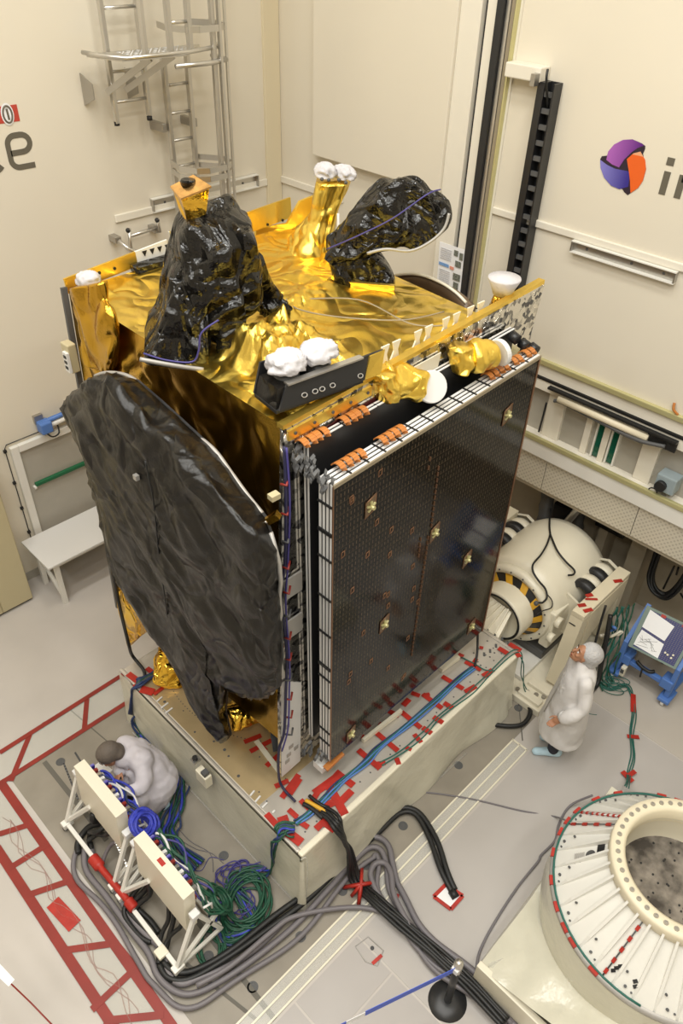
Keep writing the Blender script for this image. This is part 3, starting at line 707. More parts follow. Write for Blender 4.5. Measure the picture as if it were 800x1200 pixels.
# red tape strips on the table: (start, end, width)
TN = [0]
def tape(p, q, w, parent, z, m=RED, name='tape_strip', h=.003):
    TN[0] = (TN[0] + 1) % 12; z = z + TN[0] * .0005
    p, q = V(p), V(q); p.z = q.z = z + h / 2
    return MB().bar(p, q, w, h).build(name, m, parent)
for p, q, w in (
    # far end
    ((2.427,0.392,0.870), (2.460,0.130,0.870), 0.055), ((2.095,0.385,0.870), (2.102,0.129,0.870), 0.055), ((1.765,0.392,0.870), (1.761,0.127,0.870), 0.055), ((1.394,0.395,0.870), (1.394,0.111,0.870), 0.055), ((1.121,0.388,0.870), (1.125,0.100,0.870), 0.06), ((1.145,0.151,0.870), (1.208,0.106,0.870), 0.045), ((2.437,0.088,0.870), (2.583,0.058,0.870), 0.06), ((2.746,0.086,0.870), (2.894,0.063,0.870), 0.06), ((2.168,0.158,0.870), (2.182,0.052,0.870), 0.055), ((1.952,0.122,0.870), (1.965,0.008,0.870), 0.055), ((1.774,0.115,0.870), (1.784,0.007,0.870), 0.055), ((1.655,0.125,0.870), (1.631,0.012,0.870), 0.05), ((1.325,0.068,0.870), (1.287,0.003,0.870), 0.05), ((1.482,0.083,0.870), (1.496,0.025,0.870), 0.04), ((2.771,0.346,0.870), (2.802,0.152,0.870), 0.055), ((2.794,0.462,0.870), (2.808,0.400,0.870), 0.06), ((2.753,0.254,0.870), (2.893,0.283,0.870), 0.045), ((3.049,0.361,0.870), (3.072,0.324,0.870), 0.04), ((3.196,0.206,0.870), (3.204,0.077,0.870), 0.06), ((3.334,0.159,0.870), (3.343,0.007,0.870), 0.06), ((3.286,0.035,0.870), (3.258,-0.037,0.870), 0.06), ((1.257,0.469,0.870), (1.281,0.406,0.870), 0.05), ((1.490,0.454,0.870), (1.499,0.405,0.870), 0.05), ((1.677,0.489,0.870), (1.713,0.376,0.870), 0.055), ((1.838,0.432,0.870), (1.945,0.441,0.870), 0.06), ((2.023,0.480,0.870), (2.056,0.391,0.870), 0.05), ((2.081,0.374,0.870), (2.149,0.333,0.870), 0.04),
    # near corner
    ((0.492,0.351,0.870), (0.801,0.323,0.870), .075), ((0.791,0.371,0.870), (0.811,0.151,0.870), .07), ((0.657,0.350,0.870), (0.546,0.002,0.870), .08), ((0.573,0.117,0.870), (0.762,0.126,0.870), .07), ((0.386,0.216,0.870), (0.568,0.157,0.870), .07), ((0.261,0.086,0.870), (0.423,0.087,0.870), .06), ((0.350,0.112,0.870), (0.370,-0.043,0.870), .06), ((0.354,0.389,0.870), (0.352,0.226,0.870), .05), ((0.247,0.528,0.870), (0.522,0.594,0.870), .055), ((0.277,0.657,0.870), (0.410,0.615,0.870), .05), ((0.327,0.499,0.870), (0.503,0.549,0.870), .045), ((0.041,0.505,0.870), (0.032,0.287,0.870), .06), ((0.064,0.368,0.870), (0.152,0.328,0.870), .09), ((0.059,0.249,0.870), (0.082,0.083,0.870), .085), ((0.196,0.285,0.870), (0.223,0.145,0.870), .05), ((0.213,0.396,0.870), (0.218,0.287,0.870), .05), ((0.341,0.283,0.870), (0.550,0.343,0.870), .055),
    # left-hand group
    ((0.032,2.735,0.870), (0.060,2.521,0.870), .07), ((-0.023,2.538,0.870), (0.240,2.535,0.870), .06), ((0.016,2.471,0.870), (0.086,2.342,0.870), .09), ((0.221,2.666,0.870), (0.240,2.441,0.870), .055), ((0.074,2.324,0.870), (0.226,2.330,0.870), .045),
    # tape over the white strip under the body
    ((0.379,1.229,0.870), (0.550,1.173,0.870), .05), ((0.352,1.107,0.870), (0.584,1.058,0.870), .05), ((0.361,0.877,0.870), (0.542,0.884,0.870), .05), ((0.475,1.163,0.870), (0.472,1.005,0.870), .04)):
    tape(p, q, w, tbl, .8725)
MB().bar((0.473,1.159,0.876), (0.410,0.735,0.876), .05, .012).build('cable_guide', IVORY, tbl)
MB().bar((1.217,0.418,0.900), (1.757,0.390,0.900), .035, .05).build('cable_guide', IVORY, tbl)
MB().bar((2.465,0.448,0.900), (2.747,0.425,0.900), .05, .05).build('cable_guide', IVORY, tbl)
# a small bracket box on the left face
t = thing('clamp_box', 'small cream clamp box with a silver bracket on the left face of the slip table', 'bracket', (-0.028,1.403,0.600))
c = V((-0.100,1.286,0.753))
MB().bevbox((c.x - .03, c.y - .09, c.z - .10), (c.x + .05, c.y + .07, c.z + .06), .008).build('body', IVORY, t)
MB().box((c.x - .02, c.y - .07, c.z + .06), (c.x + .04, c.y - .01, c.z + .10)).build('plug', DGREY, t)
MB().box((c.x - .03, c.y + .06, c.z + .14), (c.x + .045, c.y + .13, c.z + .17)).build('bracket', STEEL, t)
MB().cyl((c.x + .0, c.y + .09, c.z + .17), (c.x + .0, c.y + .09, c.z + .21), .025, 10).build('knob', BLACK, t)

# ------------------------------------------------------------------ the satellite
sat = thing('satellite', 'tall gold-foiled satellite with folded solar wing and black-wrapped reflector on the slip table', 'satellite', (1.6, 2.0, .87))
# body corners (bottom ring, top ring)
BF, BL, BB, BR = V(.39, .72, 1.45), V(.27, 3.08, 1.45), V(2.75, 3.3, 1.45), V(2.75, .72, 1.45)
TF, TL, TB, TR = V(.50, .70, 4.74), V(.58, 3.46, 4.74), V(3.02, 3.46, 4.74), V(2.80, .70, 4.74)
def quadf(a, b, c, d): return lambda u, v: (a.lerp(b, u)).lerp(d.lerp(c, u), v)
def foldn(p, s, q):  # broad soft folds with sharp creases
    return .7 * crinkle(p, s, q) + .5 * noise.noise(p * (s * .5) + V(q, 0, 0))
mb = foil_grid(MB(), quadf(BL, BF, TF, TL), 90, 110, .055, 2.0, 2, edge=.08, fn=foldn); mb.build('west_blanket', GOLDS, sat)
def deckf(u, v):
    p = TF.lerp(TR, u).lerp(TL.lerp(TB, u), v); return p
def deckn(p, s, q):
    b = .022 * foldn(p, 1.7, 4)
    # lumps under the blanket near the black tower and along the front edge
    for cx, cy, sx, sy, h in ((1.05, 1.45, .30, .26, .27), (1.0, 1.15, .24, .18, .18), (1.30, 1.62, .22, .2, .14), (1.45, 1.25, .10, .35, .08), (.72, 1.0, .10, .3, .10), (.72, 3.25, .12, .12, .10), (2.0, 2.2, .5, .4, .06)):
        dx, dy = abs(p.x - cx) / sx, abs(p.y - cy) / sy
        e = max(0, 1 - max(dx, dy)) ; b += h * min(1, e * 2.2) * (.75 + .35 * crinkle(p, 5, 2) + .3 * crumple_even(p, 5, 3))
    return b
mb = foil_grid(MB(), deckf, 120, 130, 1, 1, 0, edge=.03, fn=deckn); mb.build('deck_blanket', GOLD, sat)
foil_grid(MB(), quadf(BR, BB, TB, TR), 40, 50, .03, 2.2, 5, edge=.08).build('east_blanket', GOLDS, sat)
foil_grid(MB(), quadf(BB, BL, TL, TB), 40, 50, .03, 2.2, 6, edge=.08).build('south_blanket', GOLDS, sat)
MB().add([BF, BL, BB, BR], [(0, 1, 2, 3)]).build('bottom_panel', BLACKF, sat)
# deck seams
for pts in ([(1.963,2.641,4.775), (1.809,2.165,4.775), (1.706,1.874,4.775), (1.841,1.541,4.775), (2.177,1.160,4.775), (2.557,1.034,4.775)], [(1.808,2.006,4.775), (2.205,1.656,4.775), (2.181,1.074,4.775), (2.369,0.865,4.775)]):
    MB().tube(spline([V(p) + V(0, 0, .005) for p in pts]), .007, 5).build('seam', MATS['brown_strip'], sat)
# adapter ring
MB().lathe((1.55, 1.98, .868), (0, 0, 1), [(.80, .002), (.80, .04), (.72, .06), (.60, .52), (.64, .58)], 40).build('adapter_ring', HORNIN, sat)
# panel edge rim at the back of the deck
def rimseg(p, q, h, m, name='rim', t=.02):
    p, q = V(p), V(q); MB().bar((p + q) / 2 * 1 - (q - p) / 2 + V(0, 0, h / 2), q + V(0, 0, h / 2), t, h).build(name, m, sat)
rimseg((.58, 3.50, 4.70), (1.28, 3.50, 4.76), .13, GOLDT)
rimseg((1.28, 3.50, 4.76), (1.62, 3.50, 4.79), .13, WHITE)
rimseg((1.62, 3.50, 4.76), (2.45, 3.50, 4.79), .13, GOLDT)
rimseg((2.45, 3.50, 4.76), (3.12, 3.50, 4.80), .20, GOLDT)
MB().box((1.20, 3.36, 4.74), (1.75, 3.48, 4.80)).build('dark_channel', BLACKF, sat)
for x in (1.34, 1.42, 1.50, 1.58): MB().prism([(x, 3.488, 4.88), (x + .05, 3.488, 4.88), (x + .025, 3.488, 4.83)], (0, -.004, 0)).build('rim_notch', BLACK, sat)
for x in (.75, .9, 1.05, 2.0, 2.2, 2.5, 2.55, 2.8, 3.0): MB().cyl((x, 3.489, 4.80), (x, 3.482, 4.80), .014, 8).build('rivet', BLACK, sat)
MB().tube([(1.66, 3.38, 4.8), (1.60, 3.42, 5.02), (1.70, 3.42, 4.98), (1.74, 3.36, 4.8)], .012, 6).build('bracket_frame', SILVER, sat)
# left corner strips and fitting
MB().bar((.255, 3.11, 1.45), (.56, 3.50, 4.76), .03, .05).build('corner_strip', DGREY, sat)
c = V((0.450,3.265,4.296))
fit = MB().bevbox((c.x - .10, c.y - .05, c.z - .16), (c.x - .02, c.y + .07, c.z + .10), .01).build('corner_fitting', OLIVE, sat)
MB().box((c.x - .125, c.y - .06, c.z - .14), (c.x - .10, c.y + .01, c.z + .04)).build('white_plate', WHITE2, fit)
for k in range(3): MB().box((c.x - .13, c.y - .045, c.z - .11 + k * .05), (c.x - .1255, c.y - .005, c.z - .085 + k * .05)).build('hole', BLACK, fit)
# crumpled gold wrap on the left corner
def blob(name, m, S, parent=sat, amp=.03, sc=5, n=40, k=6, seed=1, fn=None, caps=True, smooth=True):
    return loft(MB(), [ell(a, b, d, n, sq, off) for a, b, d, sq, off in [(s + (2.4, 0))[:5] if len(s) == 3 else (s + (0,))[:5] for s in S]], n, k, amp, sc, seed, caps, fn, smooth).build(name, m, parent)
blob('corner_wrap', GOLDS, [((0.480,3.183,4.887), (0.500,2.737,5.048), .07), ((0.460,3.159,4.639), (0.480,2.579,4.833), .08), ((0.450,3.123,4.428), (0.470,2.561,4.587), .07), ((0.450,3.101,4.256), (0.450,2.768,4.271), .05)], amp=.045, sc=4.5, n=60, k=12, fn=crumple)
# --- north panel with mirror tiles and gold rim
NY = .70
P = [(0.510,0.700,4.705), (3.420,0.700,4.896)]
zt0, zt1 = P[0][2], P[1][2]
x1 = P[1][0]
MB().prism([(.49, NY, 4.72), (x1, NY, zt1), (x1 - .06, NY, zt1 - .42), (x1 - .05, NY, zt1 - .8), (2.6, NY, 4.0), (2.6, NY, 1.05), (.36, NY, .935), (.40, NY, 2.8)][::-1], (0, -.035, 0)).build('north_panel', MIRROR, sat)
MB().bar((.49, NY - .0, 4.735), (x1, NY - .0, zt1 + .015), .06, .035).build('north_rim', GOLDT, sat)
MB().bar((.52, NY - .04, 4.665), (1.30, NY - .04, 4.70), .012, .075).build('kapton_strip', GOLDT, sat)
MB().bar((.85, NY - .036, 4.52), (1.36, NY - .036, 4.56), .006, .13).build('maroon_cells', mat('maroon_cells', (.10, .02, .02), .35), sat)
for k in range(5): MB().cyl((.58 + k * .17, NY - .046, 4.668 + k * .008), (.58 + k * .17, NY - .052, 4.668 + k * .008), .012, 8).build('rivet', DGREY, sat)
mb = MB().prism([(.365, NY - .037, .93), (.60, NY - .037, .95), (.62, NY - .037, 2.1), (.40, NY - .037, 2.3)], (0, -.006, 0)).build('white_cover', WHITE2, sat)
for x, z in ((.42, 1.62), (.46, 1.28), (.41, 1.10), (.43, 1.18), (.52, 1.2)): MB().box((x, NY - .05, z), (x + .05, NY - .045, z + .05)).build('grey_square', GREYT, sat)
# white tooth tabs standing along the front deck edge
for a in ((1.516,0.776,4.800), (1.634,0.775,4.800), (1.873,0.794,4.800), (1.995,0.797,4.800), (2.197,0.789,4.800), (2.327,0.792,4.800), (2.502,0.778,4.800), (2.634,0.786,4.800)):
    x = a[0]; MB().prism([(x - .06, .76, 4.76), (x + .06, .76, 4.76), (x + .03, .76, 4.86), (x + .055, .76, 4.93), (x - .03, .76, 4.93), (x - .01, .76, 4.86)], (0, -.012, 0)).build('edge_tab', IVORY, sat)
for a in ((1.469,0.683,4.800), (1.674,0.703,4.800), (1.839,0.715,4.800), (2.020,0.718,4.800)):
    MB().box((a[0] - .05, .68, 4.70), (a[0] + .05, .70, 4.80)).build('gold_tab', GOLDT, sat)
# --- inner folded panel (beside the body) and outer solar wing
def panel_slab(name, y, x0, x1, z0, z1, z1b, parent, face=BLACKG, t=.02):
    o = MB().prism([(x0, y, z0), (x1, y, z0), (x1, y, z1b), (x0 - .06, y, z1)], (0, t, 0)).build(name, face, parent)
    e = MB(); e.prism([(x0 - .06, y + .002, z1), (x1, y + .002, z1b), (x1, y + .002, z1b + .006), (x0 - .06, y + .002, z1 + .006)], (0, t - .004, 0))
    e.prism([(x0 - .004, y + .002, z0), (x0, y + .002, z0), (x0 - .06, y + .002, z1), (x0 - .064, y + .002, z1)], (0, t - .004, 0))
    e.build('white_edge', WHITE2, o)
    return o
for y in (.590, .622): panel_slab('inner_panel', y, .70, 2.95, 1.30, 4.575, 4.66, sat)
WINGZ = 1.19
PX0, PX1 = .686, 3.0
outer = []
for i, y in enumerate((.345, .381, .417, .453)):
    z0 = WINGZ
    o = panel_slab('solar_panel', y, PX0, PX1, z0, 4.385, 4.50, sat, SOLAR if i == 0 else BLACKG, .026)
    outer.append(o)
wing = outer[0]
# dark frame of the outermost panel
MB().bar((PX0 - .065, .338, 4.378), (PX1, .338, 4.493), .012, .03).build('edge_strip', MATS['brown_strip'], wing)
MB().bar((PX1 + .004, .345, WINGZ), (PX1 + .004, .345, 4.5), .012, .02).build('edge_strip', HORNIN, wing)
MB().bar((PX0 - .004, .340, WINGZ), (PX0 - .064, .340, 4.38), .008, .010).build('edge_strip', HORNIN, wing)
# cross ties over the stack edges
for f in [k / 14 for k in range(1, 14)]:
    x = PX0 - .06 + (PX1 - PX0 + .06) * f; z = 4.385 + .115 * f + .01
    MB().bar((x, .345, z), (x, .482, z), .012, .008).build('edge_tie', BLACK, sat)
    if f < .8: MB().bar((x, .588, z + .185 - .04 * f), (x, .642, z + .185 - .04 * f), .012, .008).build('edge_tie', BLACK, sat)
for z in (1.45, 1.62, 2.0, 2.35, 2.5, 2.9, 3.3, 3.7, 3.95, 4.2):
    x = PX0 - .06 * (z - WINGZ) / 3.2 - .01
    MB().bar((x, .345, z), (x, .482, z), .012, .03 if z in (2.5, 3.95) else .014).build('edge_tie', BLACK, sat)
# orange hinge clips, in pairs, each two bent straps
def clip(x, y, z):
    e = joint('orange_clip', sat, (x, y, z))
    for k in (-.034, .034):
        P = [(x + k, y + .058 * math.cos(a), z - .005 + .062 * math.sin(a)) for a in [PI * (.14 + .72 * q / 7) for q in range(8)]]
        mb = MB()
        for p, q in zip(P, P[1:]): mb.bar(p, q, .05, .008, up=(0, .3, 1) if abs(p[1] - y) > .03 else (0, 0, 1))
        mb.build('strap', ORANGE, e)
for a in ((0.798,0.506,4.420), (0.927,0.512,4.420), (1.212,0.457,4.430), (1.339,0.459,4.430), (2.435,0.422,4.480), (2.570,0.430,4.480), (2.756,0.500,4.500), (2.932,0.521,4.500)):
    clip(a[0], .43, 4.395 + .04 * (a[0] - .6))
for a in ((0.641,0.526,4.600), (0.758,0.527,4.600), (1.016,0.632,4.600), (1.132,0.630,4.600)):
    clip(a[0], .615, 4.565 + .03 * (a[0] - .6))
# hold-down fittings on the outer face: bright star on a dark diamond plate
def holddown(p):
    x, z = p[0], p[2]
    e = MB().prism([(x - .05, .343, z - .09), (x + .05, .343, z - .05), (x + .05, .343, z + .09), (x - .05, .343, z + .05)], (0, -.004, 0)).build('hold_down', BROWN, sat)
    MB().tube([(x - .052, .338, z - .09), (x + .052, .338, z - .05), (x + .052, .338, z + .09), (x - .052, .338, z + .05)], .004, 5, closed=True).build('plate_frame', HORNIN, e)
    s = MB()
    for k in range(5):
        a = 2 * PI * k / 5 + .3; s.bar((x, .325, z), (x + .045 * math.cos(a), .335, z + .045 * math.sin(a)), .018, .012)
    s.cyl((x, .338, z), (x, .30, z), .016, 8); s.build('star_fitting', RAILG, e)
for p in ((1.005,0.340,4.015), (2.648,0.340,4.086), (1.840,0.340,3.281), (2.422,0.340,2.618), (1.284,0.340,2.589), (2.743,0.340,1.463), (0.944,0.340,1.364)): holddown(p)
# small bronze eyelets
for p in ((0.805,0.340,4.183), (0.814,0.340,4.164), (1.094,0.340,3.815), (1.271,0.340,3.639), (1.531,0.340,3.479), (0.743,0.340,3.713), (1.013,0.340,3.545), (1.278,0.340,3.381), (1.261,0.340,2.941), (0.863,0.340,3.272), (1.599,0.340,3.048), (1.319,0.340,2.781), (1.737,0.340,2.538), (1.090,0.340,4.265), (1.027,0.340,2.669), (1.652,0.340,2.123), (1.155,0.340,2.211), (0.897,0.340,2.257), (1.406,0.340,1.909), (1.649,0.340,1.555), (0.881,0.340,2.169), (1.305,0.340,2.921), (1.650,0.340,2.755), (1.645,0.340,2.624), (1.671,0.340,1.574)):
    x, z = p[0], p[2]
    MB().tube([(x - .016, .343, z - .03), (x + .016, .343, z - .02), (x + .016, .343, z + .03), (x - .016, .343, z + .02)], .0045, 5, closed=True).build('eyelet', HORNIN, sat)
# bronze seam chains
for p, q in (((1.775,0.340,3.991), (1.785,0.340,3.350)), ((1.761,0.340,3.290), (1.743,0.340,1.788)), ((1.649,0.340,4.138), (1.644,0.340,3.975)), ((1.657,0.340,3.333), (1.658,0.340,3.098))):
    n = int((V(q) - V(p)).length / .055); s = MB()
    for k in range(n):
        c = V(p).lerp(V(q), k / n); s.bar((c.x, .342, c.z), (c.x - .003, .342, c.z - .038), .02, .004)
    s.build('seam_chain', HORNIN, sat)
# hinge knuckles: black knobs at the corners of the wing
for p in ((2.978,0.471,4.550), (2.895,0.520,4.620), (3.007,0.454,4.500), (3.063,0.425,4.500)):
    MB().cyl((p[0] - .02, p[1] - .02, p[2]), (p[0] - .02, p[1] + .05, p[2] + .02), .045, 12).build('hinge_knob', BLACKG, sat)
h = MB()
for k in range(40):
    t = k / 40; p = V(.56, .64, 4.52).lerp(V(.62, .36, 4.36), t)
    h.obox(p + V(rnd.uniform(-.05, .05), 0, rnd.uniform(-.05, .05)), (1, rnd.random(), .3), (0, 1, .4), (.3, 0, 1), .022, .012, .012)
h.build('corner_hinge', DGREY, sat)
h = MB()
for k in range(26):
    p = V(.60, .60, 1.22).lerp(V(.69, .35, 1.26), k / 26)
    h.obox(p + V(rnd.uniform(-.05, .05), 0, rnd.uniform(-.06, .06)), (1, rnd.random(), .3), (0, 1, .4), (.3, 0, 1), .02, .012, .012)
h.build('corner_hinge', DGREY, sat)
for z in (3.35, 2.9): MB().box((.44, .64, z - .12), (.62, .655, z + .08)).build('grey_bracket', GREYT, sat)
lo = MB().bar((.64, .36, 1.10), (.86, .36, 1.13), .06, .03).build('lower_foot', ORANGE, sat)
MB().box((.62, .38, 1.02), (.84, .50, 1.10)).build('foot_block', WHITE2, lo)
# blue and red harness down the front edge
cable('harness', [(.47, .64, 4.62), (.44, .60, 4.2), (.45, .64, 3.6), (.42, .66, 3.3), (.43, .62, 2.7), (.41, .62, 2.2), (.36, .60, 1.7), (.31, .62, 1.45), (.31, .62, .95), (.30, .40, .90)], .013, mat('harness_blue', (.02, .02, .06), .5), parent=sat)
cable('harness', [(.47, .62, 4.62), (.455, .58, 4.2), (.46, .62, 3.6), (.44, .63, 3.2), (.44, .60, 2.6), (.43, .60, 2.2), (.39, .58, 1.75), (.33, .60, 1.45)], .008, PURPLE, parent=sat)
for k in range(12):
    z = 1.6 + k * .25; MB().tube([(.40 + .02 * (z > 2.4), .63, z), (.43, .58, z + .01), (.48, .62, z + .03)], .010, 6).build('harness_tie', REDD if k % 3 else DGREY, sat)

# ------------------------------------------------------------------ what stands on the satellite
def oval(a, b, d, sq=2.3, off=0.): return (a, b, d, sq, off)
# black-wrapped feed tower on the left of the deck
tower = blob('feed_tower', BLACKF, [oval((0.791,2.065,5.670), (0.977,1.931,5.733), .15, 3.5), oval((0.767,2.082,5.603), (1.067,1.865,5.686), .24, 2.6), oval((0.751,2.094,5.468), (1.154,1.802,5.626), .32, 2.4), oval((0.727,2.111,5.306), (1.215,1.758,5.589), .38, 2.4), oval((0.705,2.127,5.163), (1.217,1.757,5.360), .38, 2.4), oval((0.661,2.159,5.003), (1.205,1.766,5.139), .36, 2.4), oval((0.738,2.104,4.851), (1.189,1.777,4.988), .30, 2.6), oval((0.865,2.012,4.774), (1.138,1.814,4.855), .22, 2.6)], amp=.06, sc=3.0, n=64, k=8, seed=3, fn=crumple, smooth=False)
# flared horn shroud hanging out over the left side
s_ = [oval((0.666,2.056,5.301), (0.904,1.897,5.262), .24, 4), oval((0.604,2.077,5.111), (0.892,1.886,5.065), .27, 6), oval((0.513,2.129,4.892), (0.859,1.903,4.829), .29, 8), oval((0.463,2.149,4.813), (0.838,1.912,4.708), .30, 9), oval((0.448,2.159,4.767), (0.823,1.921,4.653), .30, 9)]
horn = blob('horn_shroud', BLACKF, s_, amp=.034, sc=3.6, n=60, k=7, seed=9, fn=crumple, smooth=False)
MB().tube(spline([(0.240,1.873,4.841), (0.342,1.761,4.816), (0.459,1.681,4.779), (0.579,1.619,4.740)]), .017, 6).build('horn_lip', GREYT, sat)
MB().tube(spline([(0.227,1.794,4.921), (0.339,1.696,4.868), (0.477,1.595,4.846), (0.524,1.568,4.931), (0.549,1.555,5.054), (0.661,1.504,5.130)]), .007, 5).build('violet_cord', PURPLE, sat)
# base of the tower and its strut
blob('tower_base', BLACKF, [oval((0.861,1.779,5.038), (1.001,1.675,5.012), .14), oval((0.836,1.797,4.874), (0.985,1.687,4.866), .16), oval((0.838,1.796,4.737), (0.949,1.713,4.745), .15), oval((0.821,1.809,4.612), (0.913,1.740,4.628), .12)], amp=.05, sc=5, n=40)
MB().tube(spline([(1.227,1.790,5.317), (1.471,1.977,5.000), (1.570,1.955,4.860)]), [.07] * 13, 12).build('strut', BLACKF, sat)
blob('strut_foot', BLACKF, [oval((1.391,1.991,4.900), (1.576,1.980,4.900), .08), oval((1.409,1.985,4.840), (1.651,1.945,4.840), .14), oval((1.437,2.032,4.780), (1.674,1.931,4.780), .15)], amp=.05, sc=8, n=36)
# gold sensor box at its top
a, b, c, d = (0.755,2.030,5.846), (0.719,1.881,5.817), (0.854,1.761,5.888), (0.872,1.955,5.906)
top = [V(a), V(b), V(c), V(d)]; cc = sum(top, Vector()) / 4; bot = [cc + (p - cc) * .72 - V(-.02, -.02, .17) for p in top]
gb = MB().hexa(bot + top).build('sensor_box', GOLDX, sat)
lid = [cc + (p - cc) * 1.12 + V(0, 0, .004) for p in top]
MB().hexa(lid + [p + V(0, 0, .012) for p in lid]).build('copper_lid', mat('copper_gold', (.80, .46, .16), .22, .9, vary=.25, vscale=14), gb)
MB().lathe(cc + V(.02, .03, .016), (0, 0, 1), [(.05, 0), (.055, .022), (.045, .034), (.0, .034)], 18).build('black_cover', BLACKF, gb)

# gold tower at the back with a white cap
gt = blob('gold_tower', GOLD, [oval((2.903,2.860,5.333), (3.106,2.675,5.337), .17, 3), oval((2.881,2.880,5.181), (3.086,2.693,5.201), .18, 3), oval((2.858,2.901,5.025), (3.048,2.727,5.029), .20, 2.6), oval((2.775,2.977,4.896), (3.028,2.746,4.868), .24, 2.4), oval((2.690,3.055,4.765), (3.006,2.766,4.737), .30, 2.2), oval((2.591,3.146,4.647), (3.019,2.754,4.637), .36, 2)], amp=.05, sc=3.2, n=90, k=10, seed=4, fn=crumple)
MB().prism([(2.746,3.604,4.741), (2.986,3.395,4.793), (3.084,3.311,5.010), (3.211,3.200,5.076), (3.212,3.199,4.895), (3.004,3.380,4.621), (2.742,3.607,4.620)], (0, .03, 0)).build('back_plate', GOLDT, sat)
MB().tube([(2.931,2.635,5.091), (2.945,2.622,4.692)], .012, 8).build('white_rod', WHITE2, sat)
for p in ((2.803,2.723,5.395), (2.848,2.682,5.389), (2.915,2.619,5.391), (2.960,2.576,5.370)): MB().ball(p, .018, 8).build('screw', DGREY, gt)
# black-wrapped side reflector arm at the back right
S_ = []
def sec(l, r, d, sq=3): S_.append((l, r, d, sq, 0))
sec((2.401,2.257,4.959), (2.542,2.109,4.845), .16); sec((2.425,2.231,5.049), (2.641,2.004,4.972), .20); sec((2.504,2.148,5.170), (2.751,1.889,5.037), .22); sec((2.570,2.079,5.316), (2.851,1.784,5.065), .24); sec((2.635,2.011,5.457), (2.962,1.668,5.078), .24); sec((2.713,1.929,5.562), (3.056,1.568,5.170), .22); sec((2.823,1.813,5.588), (3.106,1.516,5.294), .18); sec((2.945,1.685,5.561), (3.108,1.514,5.399), .12); sec((3.040,1.585,5.519), (3.083,1.540,5.467), .05)
arm = blob('reflector_arm', BLACKF, S_, amp=.045, sc=3.4, n=56, k=6, seed=12, fn=crumple_even, smooth=False)
MB().tube(spline([(2.442,1.803,5.069), (2.548,1.691,5.111), (2.693,1.554,5.100), (2.813,1.452,5.171), (2.912,1.393,5.276), (2.958,1.393,5.390)]), .013, 6).build('silver_hem', GREYT, sat)
MB().tube(spline([(2.152,1.984,5.124), (2.286,1.762,5.264), (2.467,1.571,5.408), (2.666,1.410,5.589), (2.819,1.399,5.601)]), .006, 5).build('violet_cord', PURPLE, sat)
st = [oval((2.378,2.179,4.912), (2.628,1.916,5.044), .14, 5), oval((2.394,2.161,4.822), (2.703,1.837,4.937), .15, 5), oval((2.411,2.143,4.715), (2.760,1.777,4.811), .15, 5), oval((2.434,2.120,4.637), (2.798,1.737,4.673), .15, 5)]
blob('arm_stand', BLACKF, st, amp=.025, sc=4, n=48, seed=2, smooth=False)
MB().bar((2.334,2.090,4.828), (2.413,1.957,4.756), .04, .06).build('gold_skirt', GOLDT, sat)
MB().bar((2.393,1.928,4.771), (2.613,1.622,4.776), .04, .06).build('gold_skirt', GOLDT, sat)
# east reflector: dark dish stowed on the far side, its rim above the deck
P = [(3.050,2.355,4.424), (3.050,2.175,4.557), (3.050,1.941,4.685), (3.050,1.704,4.757), (3.050,1.468,4.759), (3.050,1.291,4.721), (3.050,1.170,4.667)]
top = spline([V(p) for p in P], 5)
mb = MB(); n = len(top)
fr = [p for p in top]; bk = [p + V(.10, -.04, -.03) for p in top]
lowf = [V(p.x + .16 * math.sin(PI * k / (n - 1)), p.y, 3.2) for k, p in enumerate(top)]; midf = [p.lerp(q, .35) + V(.22 * math.sin(PI * k / (n - 1)), 0, 0) for k, (p, q) in enumerate(zip(top, lowf))]
loft(mb, [[a, b] for a, b in []] or [[top[k], midf[k], lowf[k], lowf[k] + V(.12, 0, 0), midf[k] + V(.12, 0, 0), bk[k]] for k in range(n)], 24, 1)
dish = mb.build('east_reflector', BROWN, sat)
MB().tube(top, .014, 6).build('dish_rim', IVORY, dish)
MB().quad([(3.350,2.192,4.548), (3.350,1.940,4.607), (3.250,1.172,4.552), (3.250,1.401,4.476)], .02).build('dark_flap', BLACKG, sat)

# black tray with two white-capped star sensors on the near corner
A, B, C2, D = V((0.577,0.898,4.800)), V((0.516,0.712,4.800)), V((1.210,0.608,4.840)), V((1.262,1.057,4.840))
tray_ = joint('sensor_tray', sat, A)
u = (C2 - B); u.z = 0; L_ = u.length; u.normalize(); w = V(-u.y, u.x, 0)
o = V(.50, .745, 4.80); Lx, Ly = 1.0, .34
def tp(x, y, z): return o + u * (x * .70) + w * (y * .78) + V(0, 0, z * .78)
MB().hexa([tp(0, 0, 0), tp(Lx, 0, .01), tp(Lx, Ly, .01), tp(0, Ly, 0), tp(0, 0, .03), tp(Lx, 0, .04), tp(Lx, Ly, .04), tp(0, Ly, .03)]).build('base', BLACKG, tray_)
MB().hexa([tp(.01, .02, .03), tp(.30, .02, .03), tp(.30, Ly, .03), tp(.01, Ly, .03), tp(.05, .04, .20), tp(.26, .04, .20), tp(.26, Ly - .02, .20), tp(.05, Ly - .02, .20)]).build('end_block', BLACKM, tray_)
MB().hexa([tp(0, Ly, .03), tp(.8, Ly, .03), tp(.8, Ly + .02, .03), tp(0, Ly + .02, .03), tp(.1, Ly + .03, .28), tp(.72, Ly + .03, .28), tp(.72, Ly + .05, .28), tp(.1, Ly + .05, .28)]).build('rear_baffle', BLACKG, tray_)
fb = MB().hexa([tp(.02, -.02, .03), tp(1.18, -.02, .05), tp(1.18, .0, .05), tp(.02, .0, .03), tp(.14, .03, .22), tp(1.26, .03, .25), tp(1.26, .05, .25), tp(.14, .05, .22)]).build('front_baffle', BLACKG, tray_)
